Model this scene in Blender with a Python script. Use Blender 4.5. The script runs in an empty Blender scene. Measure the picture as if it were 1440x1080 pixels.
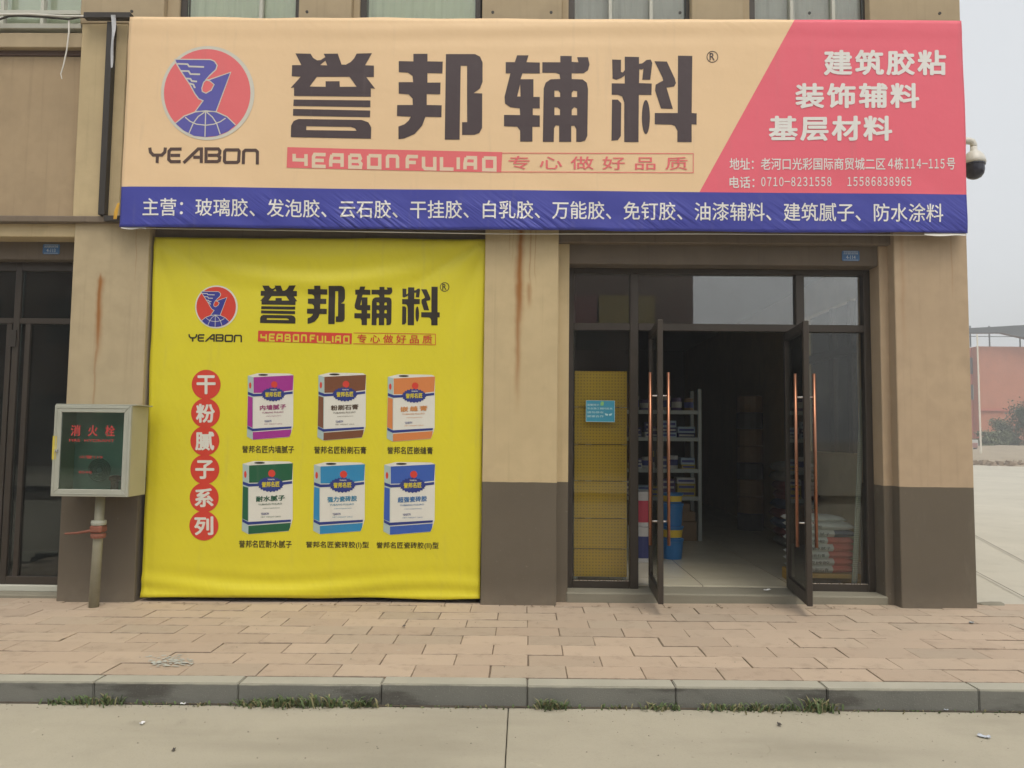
import bpy, bmesh, math, random
from mathutils import Vector, Matrix, noise as mnoise
random.seed(7)
S = bpy.context.scene
COL = S.collection
R = math.radians

# ------------------------------------------------------------ camera
FPX, PITCH, YAW, ROLL, CH, CD = 1082.0, R(3.86), R(0.9), 0.011, 1.40, 6.5
fw = Vector((-math.sin(YAW)*math.cos(PITCH), math.cos(YAW)*math.cos(PITCH), math.sin(PITCH)))
r0 = Vector((math.cos(YAW), math.sin(YAW), 0)); u0 = r0.cross(fw)
rt = r0*math.cos(ROLL) + u0*math.sin(ROLL); up = u0*math.cos(ROLL) - r0*math.sin(ROLL)
cam = bpy.data.cameras.new('camera'); camo = bpy.data.objects.new('camera', cam); COL.objects.link(camo)
cam.sensor_fit = 'HORIZONTAL'; cam.sensor_width = 36; cam.lens = FPX/1440*36
cam.clip_start = .05; cam.clip_end = 3000
m = Matrix((rt, up, -fw)).transposed().to_4x4(); m.translation = Vector((0, -CD, CH)); camo.matrix_world = m
S.camera = camo

# ------------------------------------------------------------ world, sun, exposure
SUN_EL, SUN_AZ = 62, 165        # azimuth the light comes from, degrees clockwise from +Y (north)
w = bpy.data.worlds.new('World'); S.world = w; w.use_nodes = True
nt = w.node_tree; bg = nt.nodes['Background']
sky = nt.nodes.new('ShaderNodeTexSky'); sky.sky_type = 'NISHITA'; sky.sun_disc = False
sky.sun_elevation = R(SUN_EL); sky.sun_rotation = R(SUN_AZ)
sky.air_density = 1.0; sky.dust_density = 7.0; sky.ozone_density = 1.0
hs = nt.nodes.new('ShaderNodeHueSaturation'); hs.inputs['Saturation'].default_value = .42
nt.links.new(sky.outputs[0], hs.inputs['Color'])
mx = nt.nodes.new('ShaderNodeMix'); mx.data_type = 'RGBA'; mx.inputs[0].default_value = .55
mx.inputs[7].default_value = (6.9, 7.05, 7.1, 1)      # even overcast layer
nt.links.new(hs.outputs[0], mx.inputs[6]); nt.links.new(mx.outputs[2], bg.inputs[0])
bg.inputs[1].default_value = .14
sl = bpy.data.lights.new('sun', 'SUN'); sl.energy = .95; sl.angle = R(25); sl.color = (1, .90, .74)
so = bpy.data.objects.new('sun', sl); COL.objects.link(so)
d = Vector((math.sin(R(SUN_AZ))*math.cos(R(SUN_EL)), math.cos(R(SUN_AZ))*math.cos(R(SUN_EL)), math.sin(R(SUN_EL))))
so.rotation_euler = (-d).to_track_quat('-Z', 'Y').to_euler(); so.location = (0, -10, 20)
S.view_settings.view_transform = 'Standard'; S.view_settings.look = 'None'
S.view_settings.gamma = 1; S.view_settings.use_curve_mapping = False
S.view_settings.exposure = 0.24
HAZE = .0040

# ------------------------------------------------------------ helpers
def P(x, y, Y=0.0):
    r = fw + rt*((x-720)/FPX) + up*((540-y)/FPX); t = (Y+CD)/r.y
    return Vector((r.x*t, Y, CH+r.z*t))
def G(x, y, Z=0.0):
    r = fw + rt*((x-720)/FPX) + up*((540-y)/FPX); t = (Z-CH)/r.z
    return Vector((r.x*t, r.y*t-CD, Z))

def tag(o, label=None, cat=None, group=None, kind=None):
    if label: o['label'] = label
    if cat: o['category'] = cat
    if group: o['group'] = group
    if kind: o['kind'] = kind
    return o
def empty(name, loc=(0, 0, 0), label=None, cat=None, group=None, kind=None, rz=0):
    o = bpy.data.objects.new(name, None); COL.objects.link(o); o.location = loc; o.rotation_euler[2] = rz
    o.empty_display_size = .1
    return tag(o, label, cat, group, kind)
def link(name, me, mat, parent=None):
    o = bpy.data.objects.new(name, me); COL.objects.link(o)
    if mat is not None:
        if len(me.materials): me.materials.clear()
        for q in (mat if isinstance(mat, (list, tuple)) else [mat]): me.materials.append(q)
    if parent: o.parent = parent
    return o
def copy_tree(o, parent=None, **kw):
    c = o.copy(); COL.objects.link(c)
    if parent: c.parent = parent
    for ch in o.children: copy_tree(ch, c)
    for k, v in kw.items(): c[k] = v
    return c

class MB:
    def __init__(s): s.v = []; s.f = []; s.mi = []; s.cur = 0
    def add(s, vs, fs, mi=None):
        n = len(s.v); s.v += [tuple(q) for q in vs]
        for f in fs: s.f.append(tuple(i+n for i in f)); s.mi.append(s.cur if mi is None else mi)
    def box(s, x0, x1, y0, y1, z0, z1, mi=None):
        if x0 > x1: x0, x1 = x1, x0
        if y0 > y1: y0, y1 = y1, y0
        if z0 > z1: z0, z1 = z1, z0
        s.add([(x0,y0,z0),(x1,y0,z0),(x1,y1,z0),(x0,y1,z0),(x0,y0,z1),(x1,y0,z1),(x1,y1,z1),(x0,y1,z1)],
              [(0,3,2,1),(4,5,6,7),(0,1,5,4),(1,2,6,5),(2,3,7,6),(3,0,4,7)], mi)
        return s
    def tube(s, pts, r, n=8, mi=None, cap=True):
        pts = [Vector(p) for p in pts]; rs = r if isinstance(r, (list, tuple)) else [r]*len(pts)
        vs = []; fs = []
        for i, p in enumerate(pts):
            t = (pts[min(i+1, len(pts)-1)]-pts[max(i-1, 0)]).normalized()
            a = t.orthogonal().normalized() if i == 0 else (pa - t*pa.dot(t)).normalized()
            pa = a; b = t.cross(a)
            for k in range(n):
                q = 2*math.pi*k/n; vs.append(p + (a*math.cos(q)+b*math.sin(q))*rs[i])
        for i in range(len(pts)-1):
            for k in range(n):
                k2 = (k+1) % n; fs.append((i*n+k, i*n+k2, (i+1)*n+k2, (i+1)*n+k))
        if cap:
            fs.append(tuple(range(n))[::-1]); fs.append(tuple(range((len(pts)-1)*n, len(pts)*n)))
        s.add(vs, fs, mi); return s
    def lathe(s, prof, c=(0, 0, 0), n=20, mi=None):
        vs = []; fs = []
        for (r, z) in prof:
            for k in range(n):
                a = 2*math.pi*k/n; vs.append((c[0]+r*math.cos(a), c[1]+r*math.sin(a), c[2]+z))
        for i in range(len(prof)-1):
            for k in range(n):
                k2 = (k+1) % n; fs.append((i*n+k, i*n+k2, (i+1)*n+k2, (i+1)*n+k))
        s.add(vs, fs, mi); return s
    def mesh(s, name, bevel=0, seg=1):
        me = bpy.data.meshes.new(name); me.from_pydata(s.v, [], s.f)
        for p, k in zip(me.polygons, s.mi): p.material_index = k
        if bevel:
            bm = bmesh.new(); bm.from_mesh(me)
            es = [e for e in bm.edges if len(e.link_faces) == 2 and e.calc_face_angle(0) > .5]
            bmesh.ops.bevel(bm, geom=es, offset=bevel, segments=seg, affect='EDGES', clamp_overlap=True)
            bm.to_mesh(me); bm.free()
        me.update(); return me
    def build(s, name, mat, parent=None, bevel=0, smooth=False, seg=1):
        me = s.mesh(name, bevel, seg)
        if smooth:
            for p in me.polygons: p.use_smooth = True
        return link(name, me, mat, parent)

# ------------------------------------------------------------ materials
class N:
    def __init__(s, name):
        s.m = bpy.data.materials.new(name); s.m.use_nodes = True; s.t = s.m.node_tree
        s.b = s.t.nodes['Principled BSDF']; s.pos = None
    def n(s, typ, **kw):
        o = s.t.nodes.new('ShaderNode'+typ)
        for k, v in kw.items(): setattr(o, k, v)
        return o
    def L(s, a, b): s.t.links.new(a, b)
    def val(s, x, inp):
        if hasattr(x, 'is_output'): s.L(x, inp)
        else: inp.default_value = x
    def math(s, op, a, b=0.0, clamp=False):
        o = s.n('Math', operation=op, use_clamp=clamp); s.val(a, o.inputs[0]); s.val(b, o.inputs[1]); return o.outputs[0]
    def position(s):
        if not s.pos: s.pos = s.n('NewGeometry').outputs['Position']
        return s.pos
    def xyz(s, v=None):
        o = s.n('SeparateXYZ'); s.L(v or s.position(), o.inputs[0]); return o.outputs
    def scaled(s, sc, v=None):
        o = s.n('VectorMath', operation='MULTIPLY'); s.L(v or s.position(), o.inputs[0]); o.inputs[1].default_value = sc; return o.outputs[0]
    def noise(s, scale, detail=4, rough=.55, v=None):
        o = s.n('TexNoise'); s.L(v or s.position(), o.inputs['Vector'])
        o.inputs['Scale'].default_value = scale; o.inputs['Detail'].default_value = detail; o.inputs['Roughness'].default_value = rough
        return o.outputs['Fac']
    def ramp(s, f, a, b):      # smooth 0..1 between a and b
        o = s.n('MapRange', interpolation_type='SMOOTHSTEP'); s.val(f, o.inputs['Value'])
        o.inputs['From Min'].default_value = a; o.inputs['From Max'].default_value = b; return o.outputs[0]
    def mix(s, f, a, b, mode='MIX'):
        o = s.n('Mix', data_type='RGBA', blend_type=mode); s.val(f, o.inputs[0])
        for x, i in ((a, 6), (b, 7)):
            if hasattr(x, 'is_output'): s.L(x, o.inputs[i])
            else: o.inputs[i].default_value = (*x[:3], 1)
        return o.outputs[2]
    def bump(s, h, strength=.3, dist=.01):
        o = s.n('Bump'); s.val(h, o.inputs['Height']); o.inputs['Strength'].default_value = strength; o.inputs['Distance'].default_value = dist
        s.L(o.outputs[0], s.b.inputs['Normal']); return o
def sc(c, k): return tuple(min(1, x*k) for x in c)
def mat(name, col, rough=.6, var=.12, vs=2.5, bs=0, bd=.002, metal=0, spec=.5, perobj=0):
    k = N(name)
    c = k.mix(k.noise(vs, 5), sc(col, 1-var), sc(col, 1+var))
    if perobj:
        oi = k.n('ObjectInfo'); c = k.mix(k.math('MULTIPLY', oi.outputs['Random'], perobj), c, sc(col, .55))
    k.L(c, k.b.inputs['Base Color'])
    k.L(k.math('ADD', rough-.08, k.math('MULTIPLY', k.noise(vs*6, 3), .16)), k.b.inputs['Roughness'])
    k.b.inputs['Metallic'].default_value = metal; k.b.inputs['Specular IOR Level'].default_value = spec
    if bs: k.bump(k.noise(bs, 4), .6, bd)
    return k.m

BEIGE = (.53, .42, .245); BASEP = (.120, .100, .073)
def stucco(name, col=BEIGE, streaks=(), base=None, grime=.35):
    k = N(name); X, Y, Z = k.xyz()
    n1 = k.noise(.9, 5); n2 = k.noise(6, 6)
    c = k.mix(n1, sc(col, .84), sc(col, 1.14)); c = k.mix(k.ramp(n2, .35, .75), c, sc(col, .9))
    # faint vertical wash marks and patches
    vn = k.noise(1, 5, .6, k.scaled((22, 22, .7)))
    c = k.mix(k.math('MULTIPLY', k.ramp(vn, .52, .8), grime), c, sc(col, .62))
    bl = k.ramp(k.noise(1.1, 6, .7), .5, .7); c = k.mix(k.math('MULTIPLY', bl, .22), c, sc(col, .72))
    fk = k.ramp(k.noise(48, 2, .5), .74, .78); c = k.mix(k.math('MULTIPLY', fk, .35), c, sc(col, .45))
    pt = k.noise(2.2, 3, .5, k.scaled((1, 1, .8)))
    c = k.mix(k.math('MULTIPLY', k.ramp(pt, .56, .62), .25), c, sc(col, .8))
    if base is not None:
        wob = k.math('MULTIPLY', k.math('SUBTRACT', k.noise(5, 2), .5), .012)
        bz = k.math('LESS_THAN', k.math('ADD', Z, wob), base)
        bc = k.mix(k.noise(1.6, 6), sc(BASEP, .85), sc(BASEP, 1.2))
        dust = k.math('MULTIPLY', k.ramp(Z, .22, -.02), k.noise(9, 5))
        bc = k.mix(k.math('MULTIPLY', dust, .7), bc, (.24, .2, .15))
        sc_ = k.ramp(k.noise(1, 5, .7, k.scaled((5, 5, 1.3))), .56, .7); bc = k.mix(k.math('MULTIPLY', sc_, .35), bc, (.17, .145, .11))
        sp = k.ramp(k.noise(40, 3), .69, .73); bc = k.mix(k.math('MULTIPLY', sp, .5), bc, (.28, .24, .19))
        c = k.mix(bz, c, bc)
    wn = k.math('MULTIPLY', k.math('SUBTRACT', k.noise(3, 2), .5), .05)
    for (x0, z1, z0, wd, st) in streaks:
        dx = k.math('ABSOLUTE', k.math('SUBTRACT', k.math('ADD', X, wn), x0))
        ww = k.math('MULTIPLY', k.math('ADD', .55, k.noise(8, 3)), wd)
        mk = k.math('SUBTRACT', 1.0, k.math('DIVIDE', dx, ww), True)
        mk = k.math('POWER', mk, 1.3)
        zz = k.math('MULTIPLY', k.ramp(Z, z0, z0+(z1-z0)*.55), k.ramp(Z, z1+.03, z1-.03))
        mk = k.math('MULTIPLY', k.math('MULTIPLY', mk, zz), st, True)
        c = k.mix(mk, c, (.29, .125, .035))
    k.L(c, k.b.inputs['Base Color']); k.b.inputs['Roughness'].default_value = .82; k.b.inputs['Specular IOR Level'].default_value = .25
    k.bump(k.math('ADD', k.noise(170, 3), k.math('MULTIPLY', k.noise(7, 4), 1.5)), .55, .0025)
    return k.m

def vinyl(name, col, folds='top', var=.05, cfun=None, rough=.5):
    k = N(name); X, Y, Z = k.xyz()
    c = k.mix(k.noise(1.3, 4), sc(col, 1-var), sc(col, 1+var))
    if cfun: c = cfun(k, c, X, Z)
    dn = k.noise(1, 5, .6, k.scaled((14, 1, 1.2))); c = k.mix(k.math('MULTIPLY', k.ramp(dn, .55, .8), .12), c, (.25, .22, .2))
    k.L(c, k.b.inputs['Base Color']); k.b.inputs['Roughness'].default_value = rough; k.b.inputs['Specular IOR Level'].default_value = .35
    # fine diagonal wrinkles, the same field for cloth and print
    cx = k.n('CombineXYZ'); k.L(k.math('ADD', k.math('MULTIPLY', X, 1.0), k.math('MULTIPLY', Z, 1.3 if folds == 'top' else .5)), cx.inputs[0]); k.L(k.math('MULTIPLY', Z, .25), cx.inputs[1])
    wv = k.noise(16, 2, .4, cx.outputs[0])
    if folds == 'top':
        near = k.math('ADD', k.math('MULTIPLY', k.ramp(Z, 3.5, 3.2), 2.0), k.math('MULTIPLY', k.ramp(Z, 4.8, 5.05), .5)); amt = k.math('MULTIPLY', near, k.ramp(k.noise(1.1, 2), .42, .66))
    else:
        amt = k.math('ADD', .10, k.math('ADD', k.math('MULTIPLY', k.ramp(Z, .25, 0), .25), k.math('MULTIPLY', k.ramp(Z, 2.85, 3.1), .4)))
    h = k.math('ADD', k.math('MULTIPLY', wv, amt), k.math('MULTIPLY', k.noise(4, 3), .35))
    k.bump(h, .8, .02)
    return k.m

def glass(name, tint=(.55, .62, .58), ior=1.5, dirt=.07):
    k = N(name); t = k.t
    out = t.nodes['Material Output']; t.nodes.remove(k.b)
    tr = k.n('BsdfTransparent'); tr.inputs[0].default_value = (*tint, 1)
    gl = k.n('BsdfGlossy'); gl.inputs['Roughness'].default_value = .015; gl.inputs[0].default_value = (1, 1, 1, 1)
    df = k.n('BsdfDiffuse'); df.inputs[0].default_value = (.35, .34, .3, 1)
    fr = k.n('Fresnel'); fr.inputs[0].default_value = ior
    a = k.n('MixShader'); k.L(k.math('MULTIPLY', fr.outputs[0], 1.0), a.inputs[0]); k.L(tr.outputs[0], a.inputs[1]); k.L(gl.outputs[0], a.inputs[2])
    b = k.n('MixShader'); k.L(k.math('MULTIPLY', k.ramp(k.noise(2.3, 6, .65), .35, .85), dirt*2), b.inputs[0]); k.L(a.outputs[0], b.inputs[1]); k.L(df.outputs[0], b.inputs[2])
    k.L(b.outputs[0], out.inputs[0]); return k.m

def concrete(name, col, spots=.5, crack=False, bs=90):
    k = N(name); X, Y, Z = k.xyz()
    c = k.mix(k.noise(.55, 6, .6), sc(col, .8), sc(col, 1.16))
    c = k.mix(k.math('MULTIPLY', k.ramp(k.noise(3.3, 6, .65), .45, .8), .5), c, sc(col, .8))
    c = k.mix(k.math('MULTIPLY', k.ramp(k.noise(70, 4), .5, .85), .3), c, sc(col, .62))
    sp = k.ramp(k.noise(23, 2, .4), .75, .79); c = k.mix(k.math('MULTIPLY', sp, spots), c, sc(col, .35))
    lt = k.ramp(k.noise(9, 3, .6), .68, .78); c = k.mix(k.math('MULTIPLY', lt, .22), c, sc(col, 1.45))
    k.L(c, k.b.inputs['Base Color']); k.b.inputs['Roughness'].default_value = .88; k.b.inputs['Specular IOR Level'].default_value = .25
    k.bump(k.math('ADD', k.noise(bs, 5, .65), k.math('MULTIPLY', k.noise(5, 3), 1.2)), .7, .003)
    return k.m

def road_mat():
    m_ = concrete('road_concrete', (.40, .368, .285)); t = m_.node_tree
    k = N('tmp'); bpy.data.materials.remove(k.m); k.m = m_; k.t = t; k.b = t.nodes['Principled BSDF']; k.pos = None
    old = k.b.inputs['Base Color'].links[0].from_socket
    wv = k.n('VectorMath', operation='ADD'); k.L(k.position(), wv.inputs[0])
    nz = k.n('TexNoise'); nz.inputs['Scale'].default_value = 3; nz.inputs['Detail'].default_value = 6; k.L(k.position(), nz.inputs['Vector'])
    ms = k.n('VectorMath', operation='SCALE'); k.L(nz.outputs['Color'], ms.inputs[0]); ms.inputs['Scale'].default_value = .35; k.L(ms.outputs[0], wv.inputs[1])
    vo = k.n('TexVoronoi', feature='DISTANCE_TO_EDGE'); vo.inputs['Scale'].default_value = .42; k.L(wv.outputs[0], vo.inputs['Vector'])
    cr = k.math('MULTIPLY', k.ramp(vo.outputs['Distance'], .0035, .001), k.ramp(k.noise(.8, 2), .5, .6))
    c = k.mix(k.math('MULTIPLY', cr, .6), old, (.10, .09, .07))
    st = k.ramp(k.noise(1.4, 4, .5, k.scaled((.35, 1.6, 1))), .5, .72); c = k.mix(k.math('MULTIPLY', st, .35), c, (.22, .20, .15))
    ol = k.ramp(k.noise(2.7, 2, .4), .70, .76); c = k.mix(k.math('MULTIPLY', ol, .35), c, (.15, .14, .11))
    k.L(c, k.b.inputs['Base Color']); return m_
def paver_mat():
    k = N('paver_clay'); oi = k.n('ObjectInfo').outputs['Random']
    c = k.mix(oi, (.405, .315, .235), (.475, .375, .28))
    wn = k.n('TexWhiteNoise', noise_dimensions='1D'); k.L(oi, wn.inputs['W'])
    c = k.mix(k.math('MULTIPLY', k.ramp(wn.outputs['Value'], .8, .97), .4), c, (.33, .285, .22))
    c = k.mix(k.math('MULTIPLY', k.ramp(k.noise(1.1, 5, .6), .4, .75), .55), c, (.40, .33, .25))
    c = k.mix(k.math('MULTIPLY', k.ramp(k.noise(7, 6, .7), .5, .75), .45), c, (.24, .185, .135))
    c = k.mix(k.math('MULTIPLY', k.ramp(k.noise(60, 3), .64, .76), .4), c, (.5, .42, .34))
    c = k.mix(k.math('MULTIPLY', k.ramp(k.noise(4.1, 4, .7), .66, .74), .35), c, (.45, .42, .36))
    c = k.mix(k.math('MULTIPLY', k.ramp(k.noise(33, 2, .5), .74, .79), .55), c, (.12, .09, .07))
    tc = k.n('TexCoord').outputs['Object']; ox, oy, oz = k.xyz(tc)
    ed = k.math('MAXIMUM', k.math('SUBTRACT', k.math('ABSOLUTE', ox), .1125), k.math('ABSOLUTE', oy))
    ed = k.ramp(k.math('ADD', ed, k.math('MULTIPLY', k.math('SUBTRACT', k.noise(14, 4), .5), .012)), .1095, .116)
    c = k.mix(k.math('MULTIPLY', ed, .6), c, (.075, .058, .042))
    k.L(c, k.b.inputs['Base Color']); k.b.inputs['Roughness'].default_value = .85; k.b.inputs['Specular IOR Level'].default_value = .25
    k.bump(k.math('ADD', k.noise(120, 4), k.math('MULTIPLY', k.noise(14, 3), 1.5)), .6, .0025)
    return k.m

M_beige = stucco('plaster_beige')
M_beige_dark = stucco('plaster_brown', (.40, .30, .185), grime=.5)
M_upper = stucco('plaster_upper', (.44, .35, .225))
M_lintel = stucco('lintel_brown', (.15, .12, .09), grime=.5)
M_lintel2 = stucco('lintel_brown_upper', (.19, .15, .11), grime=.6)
M_conc = concrete('sill_concrete', (.235, .22, .17), spots=.8)
M_road = road_mat()
M_yard = concrete('yard_concrete', (.48, .455, .38), bs=40)
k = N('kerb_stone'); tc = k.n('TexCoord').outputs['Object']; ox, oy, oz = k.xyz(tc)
topm = k.ramp(k.math('ADD', oz, k.math('MULTIPLY', k.math('SUBTRACT', k.noise(9, 4), .5), .012)), -.014, -.003)  # tops paler than fronts: overhead sky light painted into the kerb colour
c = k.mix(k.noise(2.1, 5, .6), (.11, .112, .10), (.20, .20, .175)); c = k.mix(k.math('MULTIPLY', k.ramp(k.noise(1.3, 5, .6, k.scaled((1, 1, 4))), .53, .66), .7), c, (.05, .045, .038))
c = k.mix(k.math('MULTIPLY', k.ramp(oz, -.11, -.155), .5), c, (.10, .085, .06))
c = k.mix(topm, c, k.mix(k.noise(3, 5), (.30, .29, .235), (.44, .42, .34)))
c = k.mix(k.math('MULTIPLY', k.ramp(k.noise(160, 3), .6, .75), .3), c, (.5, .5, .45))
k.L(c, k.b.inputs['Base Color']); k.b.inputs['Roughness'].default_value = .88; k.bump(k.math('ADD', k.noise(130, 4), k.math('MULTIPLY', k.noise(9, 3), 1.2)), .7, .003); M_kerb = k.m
M_paver = paver_mat()
M_soil = mat('soil_dark', (.075, .06, .042), .95, .4, 20, 80, .004)
M_frame = mat('frame_bronze', (.046, .036, .027), .42, .2, 5, metal=.2)
M_frame_l = mat('frame_pale', (.50, .50, .43), .5, .08)
M_black = mat('black_steel', (.028, .022, .016), .5, .3, 4)
M_copper = mat('handle_copper', (.34, .155, .09), .3, .12, 12, metal=.85)
M_steel = mat('stainless', (.62, .6, .57), .28, .08, 12, metal=1)
M_glass = glass('shop_glass', (.94, .96, .95), ior=2.05, dirt=.035)
M_glass_side = glass('side_glass', (.95, .97, .95), ior=1.42, dirt=.02)
M_glass_dark = glass('neighbour_glass', (.6, .66, .64), dirt=.03)
M_glass_up = glass('upper_glass', (.97, 1.0, .97), ior=1.4, dirt=.02)
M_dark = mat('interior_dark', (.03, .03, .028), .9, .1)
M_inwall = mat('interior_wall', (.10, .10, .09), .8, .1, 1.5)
M_grey = mat('rack_grey', (.44, .48, .45), .5, .1, 5)
M_white = mat('white_plastic', (.62, .62, .60), .45, .06)
M_cord = mat('cord_white', (.66, .64, .58), .5, .1)
M_curtain = mat('curtain_pale', (.90, .90, .74), .85, .12, 1.5, 20, .004)
M_curtain2 = mat('curtain_grey', (.70, .64, .62), .85, .15, 1.5, 20, .004)

# ------------------------------------------------------------ ground
TILT = -.007
def ground_root(name, kind='structure'):
    pass
k = N('dirt_ground'); c = k.mix(k.noise(.25, 6, .65), (.26, .215, .15), (.42, .36, .27)); c = k.mix(k.math('MULTIPLY', k.ramp(k.noise(1.7, 5, .7), .5, .75), .6), c, (.17, .14, .10))
k.L(c, k.b.inputs['Base Color']); k.b.inputs['Roughness'].default_value = .95; k.bump(k.noise(6, 6, .7), .8, .05); M_dirt = k.m
b = MB(); b.add([(-900, -600, -.60), (900, -600, -.60), (900, 1500, -.60), (-900, 1500, -.60)], [(0, 1, 2, 3)])
tag(b.build('ground', M_dirt), kind='structure')

# pavement bed with single pavers
b = MB(); b.box(-5.4, 5.4, -1.925, .19, -.28, -.0075)
pav = b.build('pavement', mat('joint_sand', (.17, .13, .09), .95, .45, 25, 90, .003)); tag(pav, kind='structure'); pav.rotation_euler[1] = TILT
PX, PY = .455, .235
variants = []
for v in range(7):
    rr = random.Random(v); hx, hy = PX/2-.0024, PY/2-.0026; ch = .003
    t = [rr.uniform(-.0022, .0022) for _ in range(4)]
    cs = [(-hx, -hy), (hx, -hy), (hx, hy), (-hx, hy)]
    cs = [(x+rr.uniform(-.002, .002), y+rr.uniform(-.002, .002)) for x, y in cs]
    bb = MB()
    bot = [(x, y, -.04) for x, y in cs]; mid = [(x, y, -ch+t[i]) for i, (x, y) in enumerate(cs)]
    top = [(x*(1-ch/hx), y*(1-ch/hy), t[i]) for i, (x, y) in enumerate(cs)]
    vs = bot+mid+top; fs = [(8, 9, 10, 11)]
    for i in range(4):
        j = (i+1) % 4; fs += [(i, j, 4+j, 4+i), (4+i, 4+j, 8+j, 8+i)]
    bb.add(vs, fs); me = bb.mesh('paver'); me.materials.append(M_paver); variants.append(me)
rr = random.Random(3)
for r_ in range(9):
    y = .185-PY*(r_+.5)
    off = .042+.2275*((r_+1) % 2)
    for i in range(-12, 12):
        x = off+PX*(i+.5)
        if not -5.2 < x < 5.35: continue
        if r_ == 0 and (x < -3.2 and x > -4.0): pass
        o = bpy.data.objects.new('paver', rr.choice(variants)); COL.objects.link(o); o.parent = pav
        o.location = (x+rr.uniform(-.002, .002), y+rr.uniform(-.0015, .0015), rr.choice((0, -.001, -.002, .001, -.004 if rr.random() < .3 else 0)))
        o.rotation_euler = (rr.uniform(-.004, .004), rr.uniform(-.003, .003), rr.uniform(-.004, .004) + (math.pi if rr.random() < .5 else 0))

# kerb
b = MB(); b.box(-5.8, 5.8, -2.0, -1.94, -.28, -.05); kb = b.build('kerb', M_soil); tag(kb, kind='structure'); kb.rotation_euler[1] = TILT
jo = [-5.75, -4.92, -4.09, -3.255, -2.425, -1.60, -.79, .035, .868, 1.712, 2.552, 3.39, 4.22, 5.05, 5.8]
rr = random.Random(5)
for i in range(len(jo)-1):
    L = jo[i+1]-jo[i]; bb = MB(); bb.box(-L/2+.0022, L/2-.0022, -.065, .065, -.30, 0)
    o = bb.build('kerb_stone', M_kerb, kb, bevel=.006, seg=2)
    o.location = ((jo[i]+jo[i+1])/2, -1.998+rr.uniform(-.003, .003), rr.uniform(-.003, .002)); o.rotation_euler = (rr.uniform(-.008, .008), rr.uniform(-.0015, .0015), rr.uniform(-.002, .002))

# road of cast slabs
b = MB(); b.box(-60, 60, -14, -2.07, -.55, -.27); road = b.build('road', M_soil); tag(road, kind='structure'); road.rotation_euler[1] = 0
for i, (xa, xb) in enumerate([(-15.07, -10.07), (-10.07, -5.07), (-5.07, -.07), (-.07, 4.93), (4.93, 9.93), (9.93, 14.93)]):
    bb = MB(); L = 24
    ys = [-2.085, -3, -4, -6, -8, -10.5]
    bb.box(xa+.0025, xb-.0025, -10.5, -2.082, -.30, 0)
    o = bb.build('road_slab', M_road, road, bevel=.004); 
    zc = -.119; o.location = (0, 0, zc+.0); o.rotation_euler[1] = TILT

# yard to the right of and behind the building
b = MB(); xs = [3.77, 5.4, 8, 60]; 
vs = []; fs = []
ysr = [-1.9, 10, 30, 36, 41, 60]
b.add([(3.0, .186, .004), (5.4, .186, .018), (30, .186, .03), (30, 33, .03), (24.9, 38.2, .03), (-40, 46, .03), (-40, 14, -.03), (3.0, 14, 0)], [tuple(range(8))])
yd = b.build('yard', M_yard); tag(yd, kind='structure')
b = MB(); b.add([(5.36, -1.9, .010), (40, -1.9, .03), (40, .185, .026), (5.36, .185, .014)], [(0, 1, 2, 3)]); o = b.build('yard_apron', M_yard, yd)
for (p, q) in [((1384, 760), (1440, 790)), ((1376, 806), (1440, 840)), ((1405, 700), (1440, 703))]:
    A = G(*p, .03); B_ = G(*q, .03); dv = (B_-A).normalized(); nn = Vector((-dv.y, dv.x, 0))*.005
    bb = MB(); A = A-dv*3; B_ = B_+dv*5; bb.add([A-nn+Vector((0, 0, .0045)), B_-nn+Vector((0, 0, .0045)), B_+nn+Vector((0, 0, .0045)), A+nn+Vector((0, 0, .0045))], [(0, 1, 2, 3)]); bb.build('expansion_joint', M_soil, yd)

# ------------------------------------------------------------ building
XL0, XL1, XM0, XM1, XR0, XR1 = -3.905, -3.249, -.345, .285, 3.133, 3.751
bld = empty('shop_building', (0, 0, 0), 'beige rendered two storey shop building with dark painted plinth', 'building')
DZ = 1.013
def wallbox(name, m, *a, bev=.006):
    return MB().box(*a).build(name, m, bld, bevel=bev)
st_left = stucco('plaster_left_pillar', (.45, .365, .23), streaks=[(-3.655, 2.72, 1.95, .045, 1.0), (-3.662, 2.75, 1.9, .018, .9), (-3.67, 2.1, 1.3, .014, .5), (-3.36, 3.17, 2.6, .006, .4)], base=DZ)  # darker beige here: shade at the facade's left end put into the colour
st_mid = stucco('plaster_mid_pillar', streaks=[(-.045, 3.17, 2.15, .05, 1.0), (-.043, 3.17, 2.3, .02, .9), (-.056, 2.7, 1.5, .035, .75), (.045, 3.17, 2.55, .012, .55), (.09, 3.17, 2.6, .007, .5), (-.14, 3.17, 2.9, .008, .35), (-.11, 3.17, 2.8, .006, .3), (.03, 2.7, 2.45, .03, .6)], base=DZ)
st_right = stucco('plaster_right_pillar', (.45, .34, .225), streaks=[(3.2, 3.17, 2.0, .03, .25), (3.62, 3.17, 2.5, .01, .3)], base=DZ)
wallbox('pillar', st_left, XL0, XL1, 0, .62, -.2, 3.20)
wallbox('pillar', st_mid, XM0, XM1, 0, .62, -.2, 3.40)
wallbox('pillar', st_right, XR0, XR1, 0, .62, -.2, 3.40)
wallbox('door_jamb', st_mid, XM1-.02, .385, .12, .60, -.2, 3.08)
wallbox('door_jamb', st_right, 3.06, XR0+.02, .12, .60, -.2, 3.08)
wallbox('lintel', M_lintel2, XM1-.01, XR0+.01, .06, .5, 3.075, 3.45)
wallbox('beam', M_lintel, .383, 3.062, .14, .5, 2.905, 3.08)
wallbox('lintel', M_lintel2, XL1-.01, XM0+.01, .10, .5, 3.09, 3.45)
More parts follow.
